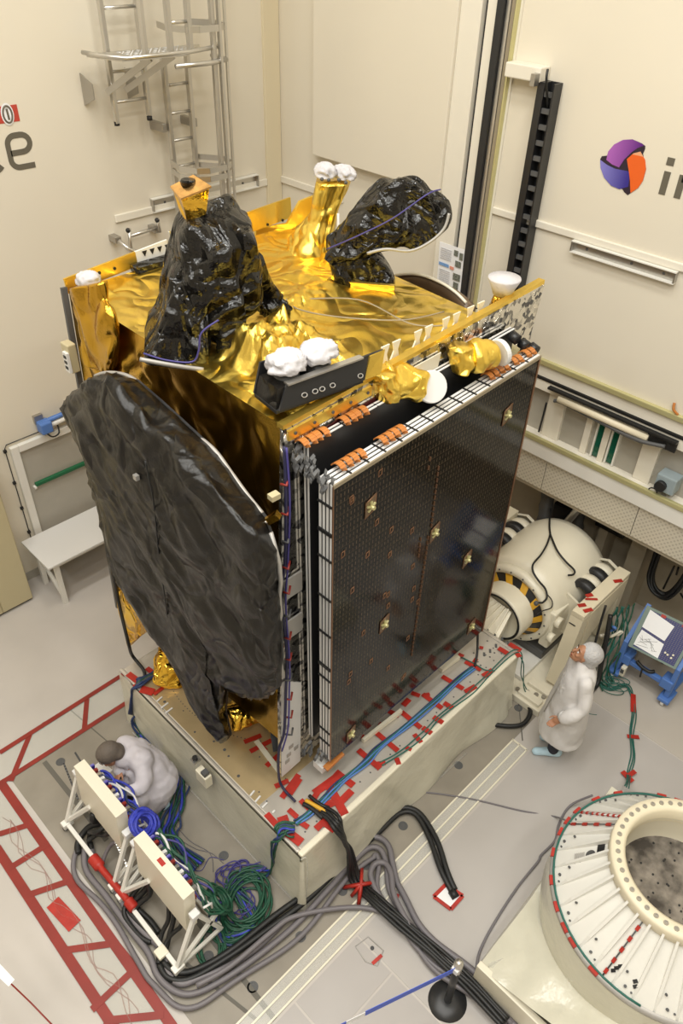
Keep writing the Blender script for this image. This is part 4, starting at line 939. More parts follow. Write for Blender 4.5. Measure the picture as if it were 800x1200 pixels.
MB().bar(tp(.14, .04, .225), tp(1.0, .04, .245), .05, .012).build('foil_edge', SILVER, tray_)
MB().hexa([tp(1.0, -.02, .05), tp(1.2, -.02, .05), tp(1.2, -.0, .05), tp(1.0, .0, .05), tp(1.08, .01, .24), tp(1.28, .03, .25), tp(1.28, .04, .25), tp(1.08, .03, .24)]).build('gold_end', GOLDT, tray_)
for x in (.3, .42, .5, .62, .95): MB().tube([tp(x + .03 * math.cos(a), -.025 + .012 * (1 + math.sin(a)), .10 + .015 * math.sin(a)) for a in [2 * PI * k / 8 for k in range(8)]], .004, 5, closed=True).build('lug', GREYT, tray_)
for x, r in ((.26, .1), (.62, .1)): MB().cyl(tp(x, .20, .05), tp(x, .20, .24), r * .85, 18).build('lens_barrel', DGREY, tray_)
def cap(name, label, c, rx, ry, rz, seed, amp=.25, group='white protective caps on the satellite', m=CLOTHW, squash=.35):
    mb = MB(); c = V(c); n = 44; vs = []; fs = []; h = 22
    for i in range(h + 1):
        t = PI * i / h
        for k in range(n):
            a = 2 * PI * k / n; d = V(math.sin(t) * math.cos(a), math.sin(t) * math.sin(a), max(math.cos(t), -squash))
            f = 1 + amp * (crumple_even(d, 2.1, seed) + .25) * math.sin(t)
            vs.append(c + V(d.x * rx * f, d.y * ry * f, d.z * rz * f))
    for i in range(h):
        for k in range(n): fs.append((i * n + k, (i + 1) * n + k, (i + 1) * n + (k + 1) % n, i * n + (k + 1) % n))
    return tag(mb.add(vs, fs, True).build(name, m, origin=(c.x, c.y, c.z - rz * squash)), label, 'cap', group)
def cap_at(lab, u_, seed, rx=.125, rz=.085): cap('lens_cap', lab, u_, rx, rx * .85, rz, seed)
cap_at('white cloth cap on the black sensor tray, nearer the front corner of the satellite', tp(.26, .20, .31), 3)
cap_at('white cloth cap on the black sensor tray, further from the front corner', tp(.62, .20, .31), 5)
cap('lens_cap', 'white bunched cloth cap on top of the gold tower at the back, left lobe', (2.943,2.824,5.408), .085, .10, .085, 8)
cap('lens_cap', 'white bunched cloth cap on top of the gold tower at the back, right lobe', (3.070,2.708,5.396), .08, .11, .08, 11)
cap('lens_cap', 'small white cloth cap at the left corner of the gold deck', (0.690,3.304,4.850), .09, .08, .07, 2)
# bowl horn with white cover on the right end of the north panel
c = V((3.003,0.770,4.980)); c.y = .80; bz = 4.98
blob('horn_wrap', GOLDX, [oval(c + V(-.05, -.03, -.11), c + V(.05, .03, -.11), .05), oval(c + V(-.09, -.05, -.2), c + V(.09, .05, -.2), .09), oval(c + V(-.24, -.04, -.30), c + V(.22, .04, -.28), .08)], amp=.05, sc=6, n=36)
hb = MB().lathe(c + V(0, 0, -.10), (0, 0, 1), [(.0, .002), (.075, 0), (.10, .06), (.135, .13), (.132, .142), (.0, .15)], 28); tag(hb.build('bowl_cover', CLOTHW, origin=c + V(0, 0, -.1)), 'white bowl-shaped cover on the right end of the gold panel rim', 'cover', 'white protective caps on the satellite')
# two thrusters wrapped in gold with white disc covers
def thruster(label, p, q, r0, r1, nrm):
    p, q = V(p), V(q); d = (q - p); n = d.normalized(); a = n.orthogonal().normalized(); b = n.cross(a)
    S = []
    for t, r in ((0, r0), (.25, r0 * 1.08), (.5, r0 * .9), (.72, r1 * 1.1), (.95, r1), (1.0, r1 * .8)):
        S.append([p + d * t + (a * math.cos(2 * PI * k / 32) + b * math.sin(2 * PI * k / 32)) * r for k in range(32)])
    loft(MB(), S, 32, 5, .035, 5, 3, fn=crumple_even).build('thruster_wrap', GOLD, sat)
    nrm = V(nrm).normalized()
    tag(MB().lathe(q + n * r1 * .5, nrm, [(.0, 0), (r1 * 1.15, 0), (r1 * 1.2, .008), (r1 * 1.2, .034), (r1 * 1.14, .042), (0, .043)], 28, smooth=False).build('disc_cover', WHITE2, origin=q), label, 'cover', 'white protective caps on the satellite')
thruster('white round disc cover on the left gold-wrapped thruster, facing the camera', (1.531,0.769,4.660), (1.738,0.542,4.620), .155, .10, (-.35, -.75, .45))
thruster('white round disc cover on the right gold-wrapped thruster, seen edge on', (2.276,0.540,4.660), (2.460,0.449,4.660), .11, .09, (.95, -.2, .12))
blob('thruster_root', GOLD, [oval((1.334,0.673,4.800), (1.482,0.671,4.800), .10), oval((1.354,0.700,4.700), (1.525,0.611,4.700), .13), oval((1.416,0.717,4.600), (1.535,0.576,4.600), .12)], amp=.05, sc=6)
blob('thruster_root', GOLD, [oval((2.080,0.569,4.780), (2.266,0.552,4.780), .08), oval((2.103,0.588,4.680), (2.278,0.504,4.680), .11), oval((2.132,0.583,4.600), (2.218,0.469,4.600), .10)], amp=.05, sc=6)
MB().quad([(1.55, .655, 4.45), (2.0, .655, 4.47), (2.05, .655, 4.74), (1.6, .655, 4.72)], .01).build('white_plate', IVORY, sat)

# --- big reflector wrapped in black sheet, hung on the left side
front = [(0.020,2.780,4.134), (0.020,2.519,4.386), (0.020,2.232,4.593), (0.020,1.931,4.772), (0.020,1.713,4.685), (0.020,1.477,4.571), (0.020,1.119,4.537), (0.020,0.861,4.443), (0.020,0.612,4.344), (0.020,0.443,4.258), (0.020,0.372,4.067), (0.020,0.291,3.660), (0.020,0.273,3.246), (0.020,0.304,2.940), (0.020,0.452,2.653), (0.020,0.678,2.474), (0.020,0.937,2.367), (0.020,1.037,1.873), (0.020,0.944,1.635), (0.020,1.063,1.422), (0.020,1.299,1.529), (0.020,1.434,1.649), (0.020,1.548,1.897), (0.020,1.699,2.058), (0.020,1.971,2.144), (0.020,2.189,2.365), (0.020,2.439,2.467), (0.020,2.511,2.754), (0.020,2.521,3.265), (0.020,2.577,3.550), (0.020,2.599,3.797), (0.020,2.700,3.995)]
rear = [(0.240,3.124,3.991), (0.240,2.821,4.234), (0.240,2.523,4.448), (0.240,2.245,4.591), (0.240,1.966,4.635), (0.240,1.662,4.586), (0.240,1.299,4.512), (0.240,1.054,4.453), (0.240,0.791,4.284), (0.240,0.588,4.193), (0.240,0.478,3.972), (0.240,0.458,3.545), (0.240,0.459,2.909), (0.240,0.468,2.599), (0.240,0.646,2.263), (0.240,0.925,2.014), (0.240,1.218,1.885), (0.240,1.291,1.418), (0.240,1.246,1.103), (0.240,1.344,0.919), (0.240,1.570,1.050), (0.240,1.717,1.180), (0.240,1.841,1.447), (0.240,2.005,1.621), (0.240,2.298,1.715), (0.240,2.534,1.955), (0.240,2.804,2.066), (0.240,2.884,2.374), (0.240,2.900,2.924), (0.240,2.962,3.232), (0.240,2.989,3.497), (0.240,3.045,3.823)]
N_ = 160
fo, re_ = resample(front, N_), None
# keep correspondence: resample each edge by the same rule
def dens(poly, per): 
    out = []; m = len(poly)
    for i in range(m):
        for k in range(per): out.append(V(poly[i]).lerp(V(poly[(i + 1) % m]), k / per))
    return out
fo, re_ = dens(front, 8), dens(rear, 8)
cen = V(.02, 1.15, 3.35)
def fabric(p, s, q):
    d = p.y * .75 + p.z * .66        # creases run from upper left to lower right
    e = p.z * .75 - p.y * .66
    a = .35 * noise.noise(p * 1.4 + V(q, 0, 0)); b = .3 * noise.noise(p * 1.4 + V(0, q, 4))
    w = V(d * .8 + a, e * 2.6 + b, q)
    f = 1 - 2 * abs(noise.noise(w)) ; g = 1 - 2 * abs(noise.noise(V(d * 1.6 + a, e * 6 + 2 * b, q + 3)))
    h = 1 - 2 * abs(noise.noise(V(d * 3 + 2 * a, e * 11 + 3 * b, q + 7)))
    return .9 * f + .45 * g * (.6 + noise.noise(p * 1.3)) + .10 * h + .25 * crumple_even(p, 1.6, 4)
rows = [[cen + (p - cen) * t - V(.05 * (1 - t ** 3), 0, 0) for p in fo] for t in [.02] + [k / 44 for k in range(1, 45)]]
rows += [[a.lerp(b, t) - V(.03 * math.sin(PI * t), 0, 0) for a, b in zip(fo, re_)] for t in (.2, .4, .6, .8, 1)]
rows += [[cen + (p - cen) * t + V(.24, 0, 0) * 0 + V(re_[0].x - cen.x, 0, 0) * 0 for p in re_] for t in (.96,)]
n = len(fo); vs = [p for r in rows for p in r]
fs = [(i * n + j, i * n + (j + 1) % n, (i + 1) * n + (j + 1) % n, (i + 1) * n + j) for i in range(len(rows) - 1) for j in range(n)]
ns = vnormals(vs, fs)
out = []
for k, (p, q) in enumerate(zip(vs, ns)):
    i = k // n
    amp = .062 if i < 41 else .05 if i < 45 else .035 if i < 49 else .008
    out.append(p + V(-1, 0, 0) * (amp * fabric(p, 1, 5)) if i < 44 else p + q * (amp * crumple_even(p, 4, 6)))
out.append(sum((out[j] for j in range(n)), Vector()) / n)
fs += [(j, (j + 1) % n, len(out) - 1) for j in range(n)]
refl = MB().add(out, fs, True).build('reflector_blanket', BLACKM, sat)
MB().add([p + V(.0, 0, 0) for p in re_] + [p + V(.02, 0, 0) for p in re_], [tuple(range(n))[::-1], tuple(range(n, 2 * n))] + [(j, (j + 1) % n, n + (j + 1) % n, n + j) for j in range(n)]).build('reflector_back', BLACKG, refl)
MB().tube(spline([(0.250,2.603,4.405), (0.250,2.412,4.512), (0.250,2.132,4.605), (0.250,1.923,4.608), (0.250,1.584,4.533), (0.250,1.296,4.488), (0.250,1.094,4.456), (0.250,0.931,4.359), (0.250,0.770,4.263), (0.250,0.626,4.195)]), .018, 6).build('seam_tape', GREYT, refl)
MB().tube([(0.240,0.533,4.095), (0.240,0.456,3.871), (0.240,0.444,3.704), (0.240,0.466,3.564), (0.240,0.454,3.376), (0.240,0.507,3.191), (0.240,0.487,2.934), (0.240,0.456,2.693), (0.240,0.600,2.351)], .018, 6).build('seam_tape', GREYT, refl)
MB().tube(spline([(-0.075,1.458,4.347), (-0.080,1.425,3.998), (-0.075,1.479,3.471), (-0.060,1.525,2.776)]), .007, 5).build('seam', BLACK, refl)
MB().box((-.09, 1.60, 4.10), (-.06, 1.64, 4.14)).build('tab', GREYT, refl)
# gold fitting beside the reflector edge
fx = MB().bar((0.250,0.603,4.135), (0.300,0.520,4.222), .05, .05).build('hinge_fitting', GOLDX, sat)
MB().tube([(0.240,0.656,4.072), (0.240,0.573,4.166)], .012, 6).build('rod', SILVER, fx)
MB().bar((0.330,0.637,4.274), (0.400,0.632,4.276), .055, .04).build('hinge_block', OLIVE, sat)
# hinge strip and gold-wrapped items under the body
gc = (0.539,1.361,1.000); 
def gcyl(p, q, r, label='thruster_can'):
    p, q = V(p), V(q); d = q - p; n_ = d.normalized(); a = n_.orthogonal().normalized(); b = n_.cross(a)
    return loft(MB(), [[p + d * t + (a * math.cos(2 * PI * k / 32) + b * math.sin(2 * PI * k / 32)) * r * f for k in range(32)] for t, f in ((0, .8), (.05, 1), (.5, 1.05), (.95, 1), (1, .8))], 32, 5, .03, 7, 2).build(label, GOLDX, sat)
gcyl((0.360,1.425,1.080), (0.832,1.282,1.080), .14)
MB().bar((0.727,1.586,1.000), (0.595,0.917,0.950), .06, .06).build('gold_strut', GOLDT, sat)
MB().bar((0.845,1.321,1.100), (0.994,1.328,1.300), .10, .06).build('gold_strut', GOLDX, sat)
MB().bar((0.683,1.157,1.200), (0.521,0.883,0.950), .10, .03).build('black_strap', BLACKG, sat)
blob('gold_foot_wrap', GOLDX, [oval((0.321,2.521,1.200), (0.424,2.455,1.200), .08, 3), oval((0.250,2.500,1.100), (0.450,2.388,1.100), .12, 3), oval((0.199,2.483,0.980), (0.430,2.292,0.980), .15, 3), oval((0.217,2.468,0.880), (0.437,2.288,0.880), .15, 3)], amp=.06, sc=4)
blob('gold_foot_wrap', GOLDX, [oval((0.300,3.149,1.660), (0.300,2.362,2.223), .06, 3), oval((0.280,3.079,1.445), (0.280,2.355,1.989), .07, 3), oval((0.260,3.034,1.192), (0.260,2.297,1.858), .07, 3), oval((0.250,3.040,0.922), (0.250,2.327,1.782), .06, 3)], amp=.05, sc=3, fn=crumple)
cable('black_lead', [(0.200,2.930,2.097), (0.180,2.910,1.669), (0.100,2.715,1.346), (0.160,2.816,1.000), (0.163,2.632,0.920), (0.112,2.547,0.885)], .018, BLACK, parent=sat)

# ------------------------------------------------------------------ vibration shaker behind the slip table
sh = thing('shaker', 'large ivory electrodynamic shaker drum with striped ring behind the slip table', 'shaker', (4.4, .53, 0))
CY, CZ = .53, .83
MB().lathe((3.95, CY, CZ), (1, 0, 0), [(.50, 0), (.50, .05), (.545, .06), (.57, .2), (.60, .45), (.625, .75), (.62, 1.0), (.585, 1.12), (.45, 1.17), (0, 1.18)], 56).build('drum', IVORY, sh)
MB().lathe((3.90, CY, CZ), (1, 0, 0), [(.43, .05), (.44, 0), (.50, 0), (.52, .05), (.52, .10), (.50, .11)], 56).build('flange_ring', IVORY, sh)
MB().lathe((3.955, CY, CZ), (1, 0, 0), [(.455, 0), (.30, -.12)], 48).build('black_ring', BLACKG, sh)
for k in range(11):   # hazard stripes on the recessed ring
    a = 2 * PI * k / 11
    P = []
    for (r, h, da) in ((.452, -.004, 0), (.452, -.004, .22), (.305, -.1215, .48), (.305, -.1215, .20)):
        P.append((3.955 + h - .004, CY + r * math.cos(a + da), CZ + r * math.sin(a + da)))
    MB().quad(P, .004).build('hazard_stripe', YELLOW, sh)
for k in range(18):
    a = 2 * PI * k / 18; MB().cyl((3.90, CY + .475 * math.cos(a), CZ + .475 * math.sin(a)), (3.892, CY + .475 * math.cos(a), CZ + .475 * math.sin(a)), .011, 8).build('bolt', DGREY, sh)
# armature head and the driver bar to the table
MB().lathe((3.62, CY, CZ), (1, 0, 0), [(0, .03), (.27, .03), (.30, 0), (.335, 0), (.34, .03), (.34, .33)], 44).build('armature', IVORY, sh)
MB().lathe((3.60, CY, CZ), (1, 0, 0), [(.288, .015), (.308, .0), (.318, .015)], 44).build('seal_ring', BLACK, sh)
MB().hexa([(3.33, .30, .70), (3.63, .40, .60), (3.63, .70, .60), (3.33, .95, .70), (3.33, .30, .862), (3.63, .36, 1.02), (3.63, .70, 1.06), (3.33, .95, .862)]).build('driver_bar', IVORY, sh)
for k in range(6):
    y = .36 + k * .10; MB().bar((3.34, y, .875), (3.62, .40 + k * .055, 1.04), .018, .05).build('rib', IVORY, sh)
for p in ((3.805,0.677,1.050), (3.756,0.558,1.000), (3.645,0.608,0.970), (3.691,0.452,0.940), (3.761,0.397,0.960), (3.586,0.410,0.920)): MB().ball(p, .014, 8).build('bolt', DGREY, sh)
# trunnion flanges, air bellows, caps on both sides
for s in (-1, 1):
    yy = lambda d: CY + s * d
    MB().prism([(4.22, yy(.50), .55), (4.22, yy(.50), 1.16), (4.26, yy(.70), 1.04), (4.26, yy(.70), .50)], (.03, 0, 0)).build('side_bracket', IVORY, sh)
    MB().prism([(4.25, yy(.50), .86), (5.0, yy(.52), .86), (5.0, yy(.68), .80), (4.26, yy(.68), .80)], (0, 0, .03)).build('side_bracket', IVORY, sh)
    for x, m, r in ((4.46, RUBBER, .185), (4.60, IVORY, .165), (4.74, RUBBER, .19), (4.88, IVORY, .17)):
        MB().lathe((x - .06, yy(.585), 1.06), (1, 0, 0), [(r * .6, 0), (r * .95, .012), (r, .05), (r, .075), (r * .95, .115), (r * .6, .125)], 30).build('bellows' if m is RUBBER else 'bellows_collar', m, sh)
    MB().lathe((4.96, yy(.585), 1.06), (1, 0, 0), [(.19, 0), (.19, .05), (.14, .10), (0, .105)], 8, smooth=False).build('end_cap', IVORY, sh)
    # A-frame post and beam
    y0, y1 = (-.185, -.34) if s < 0 else (1.25, 1.40)
    MB().hexa([(3.80, y0, .16), (3.98, y0, .16), (3.98, y1, .16), (3.80, y1, .16), (3.955, y0, 1.17), (4.12, y0, 1.17), (4.12, y1, 1.17), (3.955, y1, 1.17)]).build('post', CREAM, sh)
    MB().bevbox((3.95, min(y0, y1), 1.17), (5.0, max(y0, y1), 1.24), .008).build('beam', CREAM, sh)
    MB().prism([(4.12, y1 * .9 + y0 * .1, 1.17), (4.95, y1 * .9 + y0 * .1, 1.17), (4.95, y1 * .9 + y0 * .1, 1.02), (4.12, y1 * .9 + y0 * .1, .55)], (0, .02 * s, 0)).build('web', CREAM, sh)
    MB().bevbox((4.86, min(y0, y1), .16), (5.0, max(y0, y1), 1.17), .008).build('rear_post', CREAM, sh)
MB().cyl((4.02, -.02, .88), (4.02, -.09, .88), .07, 18).build('pivot_boss', IVORY, sh)
MB().cyl((3.92, -.02, .70), (3.92, -.09, .70), .06, 18).build('pivot_boss', IVORY, sh)
MB().bevbox((3.95, -.03, .45), (4.75, .10, 1.02), .02).build('side_plate', IVORY, sh)
# base casting
MB().bevbox((3.38, -.38, .0), (5.2, 1.5, .10), .012).build('base', IVORY, sh)
MB().bevbox((3.60, .02, .10), (4.4, 1.1, .17), .012).build('base_pad', WHITE, sh)
MB().bevbox((4.0, .02, .17), (5.0, 1.1, .30), .02).build('cradle', DGREY, sh)
for x0 in (3.42, 3.62): MB().bevbox((x0, -.34, .10), (x0 + .10, -.05, .15), .008).build('base_rib', IVORY, sh)
for p in ((3.45, .10), (3.47, -.02), (3.52, -.12), (3.56, -.22), (3.6, -.30), (3.44, .25), (3.46, .4)): MB().cyl((p[0], p[1], .10), (p[0], p[1], .125), .028, 12).build('foot_bolt', STEEL, sh)
tape((4.05, -.20, 0), (4.13, -.25, 0), .05, sh, 1.241); tape((4.25, -.18, 0), (4.33, -.22, 0), .05, sh, 1.241); tape((4.20, -.20, 0), (4.3, -.30, 0), .03, sh, 1.244); tape((4.02, -.29, 0), (4.12, -.34, 0), .05, sh, 1.241); tape((4.70, -.28, 0), (4.79, -.34, 0), .05, sh, 1.241)
MB().bar((3.955, -.20, 1.06), (3.955, -.28, 1.06), .05, .01).build('label_plate', BLACKG, sh)
# cables on the drum
for P, r in (([(4.627,0.597,1.466), (4.433,0.519,1.470), (4.240,0.472,1.457), (4.050,0.449,1.445), (3.973,0.391,1.414), (3.951,0.295,1.360), (3.971,0.197,1.281), (3.934,0.136,1.213), (3.848,0.132,1.195), (3.798,0.159,1.209)], .012), ([(4.627,0.597,1.466), (4.449,0.384,1.453), (4.416,0.234,1.398), (4.446,0.119,1.320), (4.398,0.095,1.300), (4.318,0.120,1.321)], .012), ([(3.951,0.153,1.244), (3.987,0.088,1.157), (3.947,0.059,1.095), (3.802,0.095,1.116), (3.727,0.111,1.103)], .007), ([(4.627,0.597,1.466), (4.800,0.715,1.443), (5.102,0.894,1.428)], .012)):
    MB().tube(spline([V(p) + V(-.01, -.01, .012) for p in P]), r, 6).build('drum_cable', BLACK, sh)
MB().ball((3.750,0.155,1.232), .03, 8).build('connector', DGREY, sh)
# black air hoses behind
for k, (a, b) in enumerate((((5.50, 1.25, 1.66), (5.28, 1.0, 1.0)), ((5.72, .90, 1.66), (5.58, .68, .9)))):
    tag(MB().tube(spline([a, ((a[0] + b[0]) / 2 + .1, a[1] - .1, 1.4), b, (b[0] + .2, b[1] - .1, .3)], 8), [.09 + .01 * math.sin(i * 2.2) for i in range(25)], 14).build('air_hose', DGREY, origin=b), ('thick black ribbed air hose behind the shaker drum, nearer the drum', 'thick black ribbed air hose behind the shaker drum, nearer the wall')[k], 'hose')
tag(MB().tube(spline([(5.3, .55, 1.75), (5.25, .62, 1.45), (5.2, .72, 1.15)]), .05, 10).build('grey_pipe', SILVER, origin=(5.2, .72, 1.15)), 'short grey bent pipe between the black air hoses', 'pipe')
# boxes hung under the gallery
for k, (p, sz) in enumerate((((5.600,0.902,1.049), .16), ((5.600,0.255,1.308), .2))):
    tag(MB().bevbox((5.55, p[1] - sz, p[2] - .14), (5.75, p[1] + sz, p[2] + .14), .015).build('hanging_box', BLACKG, origin=p), ('small black box under the gallery above the air hoses', 'small black box under the gallery to the right of the air hoses')[k], 'box')
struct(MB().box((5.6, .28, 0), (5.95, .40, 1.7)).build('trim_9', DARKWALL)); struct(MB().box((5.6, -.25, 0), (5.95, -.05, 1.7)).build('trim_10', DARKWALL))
# hanging black cable loop by the cart
cab_ = thing('cable_loop', 'heavy bundle of black cables hanging in a loop below the gallery behind the cart', 'cable', (5.6, -.8, .4))
for k in range(9):
    o_ = V(rnd.uniform(-.05, .05), rnd.uniform(-.03, .03), rnd.uniform(-.04, .04))
    P = [V((5.600,-0.371,1.308)), V((5.600,-0.387,1.036)), V((5.550,-0.436,0.811)), V((5.500,-0.558,0.723)), V((5.500,-0.688,0.743)), V((5.500,-0.771,0.936)), V((5.550,-0.799,1.178)), V((5.600,-0.793,1.446))]
    P[0].z = 1.9; MB().tube(spline([p + o_ for p in P]), .022, 6).build('cable', BLACK, cab_)
for p, q in (((5.600,-0.621,1.151), (5.550,-0.614,0.789)), ((5.600,-0.669,1.170), (5.550,-0.691,1.076)), ((5.550,-0.815,0.860), (5.500,-1.055,0.704))): MB().tube([p, q], .012, 6).build('thin_cable', BLACK, cab_)
t = thing('stool_frame', 'small black metal frame standing behind the cart', 'frame', (5.776,-0.830,0.300))
c = V(5.25, -1.12, .0)
MB().box((5.2, -1.25, .52), (5.42, -1.0, .58)).build('top', BLACKG, t)
for x, y in ((5.2, -1.25), (5.4, -1.25), (5.2, -1.03), (5.4, -1.03)): MB().box((x, y, 0), (x + .03, y + .03, .52)).build('leg', BLACKG, t)

# ------------------------------------------------------------------ blue cart with the patch panel
ct_ = thing('cart', 'blue wheeled cart with a tilted dark blue patch board and two taped papers', 'cart', (4.75, -1.0, 0))
b0, b1, t0, t1 = V(4.55, -.745, .64), V(4.61, -1.27, .64), V(4.86, -.70, 1.02), V(4.92, -1.25, 1.02)
nb = (b1 - b0).cross(t0 - b0).normalized(); nb = nb if nb.z > 0 else -nb
def bd(u, v, h=0): return b0.lerp(b1, u).lerp(t0.lerp(t1, u), v) + nb * h
def plate(u0, u1, v0, v1, h0, h1, nm, m, par=ct_): return MB().hexa([bd(u0, v0, h0), bd(u1, v0, h0), bd(u1, v1, h0), bd(u0, v1, h0), bd(u0, v0, h1), bd(u1, v0, h1), bd(u1, v1, h1), bd(u0, v1, h1)]).build(nm, m, par)
plate(-.03, 1.03, -.03, 1.03, -.05, 0, 'board', BOXBLUE)
FR = mat('board_frame', (.17, .23, .20), .45)
for a in ((-.03, .06, -.03, 1.03), (.97, 1.03, -.03, 1.03), (.06, .97, .97, 1.03), (.06, .97, -.03, .02)): plate(*a, 0, .012, 'frame_bar', FR)
pn = plate(.06, .97, .02, .97, 0, .006, 'patch_panel', PATCH)
hb = MB()
for i in range(18):
    for j in range(22):
        u, v = .09 + i * .05, .06 + j * .042
        a = bd(u, v, .007); hb.obox(a, b1 - b0, t0 - b0, nb, .006, .0035, .0015)
o_ = hb.build('sockets', GREYC, pn); o_['kind'] = 'stuff'
sh1 = tag(MB().hexa([bd(.06, .52, .009), bd(.58, .45, .009), bd(.62, .86, .009), bd(.06, .97, .009), bd(.06, .52, .011), bd(.58, .45, .011), bd(.62, .86, .011), bd(.06, .97, .011)]).build('paper_sheet', PAPER, origin=bd(.3, .7, .01)), 'blank white paper taped on the upper half of the blue cart board', 'paper')
sh2 = tag(MB().hexa([bd(.04, .06, .009), bd(.62, .02, .009), bd(.60, .38, .009), bd(.08, .46, .009), bd(.04, .06, .011), bd(.62, .02, .011), bd(.60, .38, .011), bd(.08, .46, .011)]).build('paper_sheet', PAPER, origin=bd(.3, .2, .01)), 'paper with thin grey wiring lines on the lower half of the blue cart board', 'paper')
for k in range(12):
    a = bd(rnd.uniform(.08, .5), rnd.uniform(.08, .4), .0125); b = bd(rnd.uniform(.1, .58), rnd.uniform(.06, .36), .0125)
    MB().bar(a, b, .003, .001, up=nb).build('drawn_line', DGREY, sh2)
for u in (.30, .74):
    plate(u, u + .10, .93, 1.0, .012, .015, 'tape_strip', RED)
for u, v in ((.70, .22), (.76, .20), (.86, .25), (.85, .17)): MB().cyl(bd(u, v, .006), bd(u, v, .03), .012, 8).build('plug', IVORY, ct_)
for (yb, xb) in ((-.68, 4.60), (-1.31, 4.645)):
    MB().bevbox((xb - .08, yb - .07, .08), (xb + .16, yb + .07, .13), .01).build('foot_plate', BLUE, ct_)
    MB().bevbox((xb - .02, yb - .03, .13), (xb + .04, yb + .03, .62), .006).build('post', BLUE, ct_)
    MB().bar((xb, yb, .60), (xb + .36, yb, .98), .05).build('arm', BLUE, ct_)
    MB().bevbox((xb + .16, yb - .035, .08), (xb + .62, yb + .035, .14), .006).build('skid', BLUE, ct_)
    for x in (xb - .03, xb + .55):
        w = MB().cyl((x, yb - .018, .045), (x, yb + .018, .045), .044, 16).build('wheel', WHITE2, ct_)
        MB().box((x - .02, yb - .026, .045), (x + .02, yb + .026, .085)).build('fork', STEEL, w)
MB().bevbox((4.62, -1.31, .28), (4.68, -.68, .34), .006).build('cross_rail', BLUE, ct_)
MB().bevbox((4.60, -.80, .26), (4.76, -.66, .40), .01).build('corner_block', BLUE, ct_)
MB().bevbox((4.60, -1.33, .26), (4.76, -1.19, .40), .01).build('corner_block', BLUE, ct_)
t = tag(MB().bevbox((4.55, -.80, .10), (4.62, -.74, .25), .01).build('white_plug_box', IVORY, origin=(4.58, -.77, .1)), 'small cream socket box with a dark face on the blue cart base', 'box')
MB().box((4.545, -.79, .16), (4.551, -.75, .22)).build('socket_face', DGREY, t)
t = thing('hand_tool', 'black clamp lying under the tilted board of the cart', 'clamp', (4.75, -.98, .35))
MB().tube(spline([(4.64, -.86, .38), (4.62, -.95, .36), (4.62, -1.04, .36), (4.66, -1.08, .37)]), .022, 8).build('bow', BLACK, t); MB().tube([(4.62, -.95, .36), (4.60, -.97, .22)], .01, 6).build('stem', BLACK, t)

# ------------------------------------------------------------------ large ring adapter on its drum, lower right
rg = thing('ring_adapter', 'large white ribbed conical adapter ring on a sheet-covered drum in the lower right corner', 'adapter ring', (1.9, -2.42, 0))
RC = V(1.9, -2.43, 0)
MB().lathe(RC, (0, 0, 1), [(.95, .43), (.97, .6), (.96, .94)], 72).build('drum', SHEET, rg)
MB().lathe(RC + V(0, 0, .94), (0, 0, 1), [(.93, 0), (.965, .005), (.965, .045), (.93, .05)], 72).build('grey_rim', GREYT, rg)
# cone facets and ribs
NR = 36
for k in range(NR):
    a0, a1 = 2 * PI * k / NR, 2 * PI * (k + 1) / NR
    am = (a0 + a1) / 2
    if math.cos(am) * .6 + math.sin(am) * -.5 > .92: continue
    P = lambda r, z, a: RC + V(r * math.cos(a), r * math.sin(a), z)
    MB().hexa([P(.92, .95, a0), P(.92, .95, a1), P(.56, 1.36, a1), P(.56, 1.36, a0), P(.935, .985, a0 + .01), P(.935, .985, a1 - .01), P(.58, 1.40, a1 - .012), P(.58, 1.40, a0 + .012)]).build('cone_panel', WHITE, rg)
    MB().hexa([P(.93, .97, a0 - .012), P(.93, .97, a0 + .012), P(.58, 1.40, a0 + .016), P(.58, 1.40, a0 - .016), P(.86, 1.10, a0 - .012), P(.86, 1.10, a0 + .012), P(.59, 1.47, a0 + .016), P(.59, 1.47, a0 - .016)]).build('rib', WHITE, rg)
    if k % 2 == 0:
        MB().cyl(P(.89, 1.03, am), P(.90, 1.045, am), .012, 8).build('bolt', DGREY, rg)
        MB().cyl(P(.90, 1.02, am + .06), P(.91, 1.035, am + .06), .008, 8).build('bolt', DGREY, rg)
        MB().cyl(P(.83, 1.12, am - .04), P(.84, 1.13, am - .04), .010, 8).build('bolt', DGREY, rg)
MB().lathe(RC, (0, 0, 1), [(.58, 1.40), (.595, 1.42), (.595, 1.50), (.585, 1.52), (.50, 1.52), (.475, 1.50), (.47, 1.36)], 72).build('top_flange', CREAM, rg)
for k in range(44):
    a = 2 * PI * k / 44; p = RC + V(.538 * math.cos(a), .538 * math.sin(a), 1.52)
    MB().lathe(p, (0, 0, 1), [(.0, .004), (.008, .004), (.009, .008), (.019, .008), (.02, 0)], 12, smooth=False).build('flange_bolt', STEEL, rg)
MB().lathe(RC, (0, 0, 1), [(.47, 1.40), (.48, 1.20), (.46, 1.10)], 60).build('inner_wall', IVORY, rg)
MB().lathe(RC, (0, 0, 1), [(.47, 1.12), (0, 1.10)], 48).build('inner_plate', SPOT, rg)
hb = MB()
for k in range(60):
    a = rnd.uniform(0, 2 * PI); r = .43 * math.sqrt(rnd.random()); p = RC + V(r * math.cos(a), r * math.sin(a), 1.10 + .02 * r / .47)
    hb.cyl(p, p + V(0, 0, .006), .009, 8, smooth=False)
o_ = hb.build('plate_hole', BLACK, rg); o_['kind'] = 'stuff'
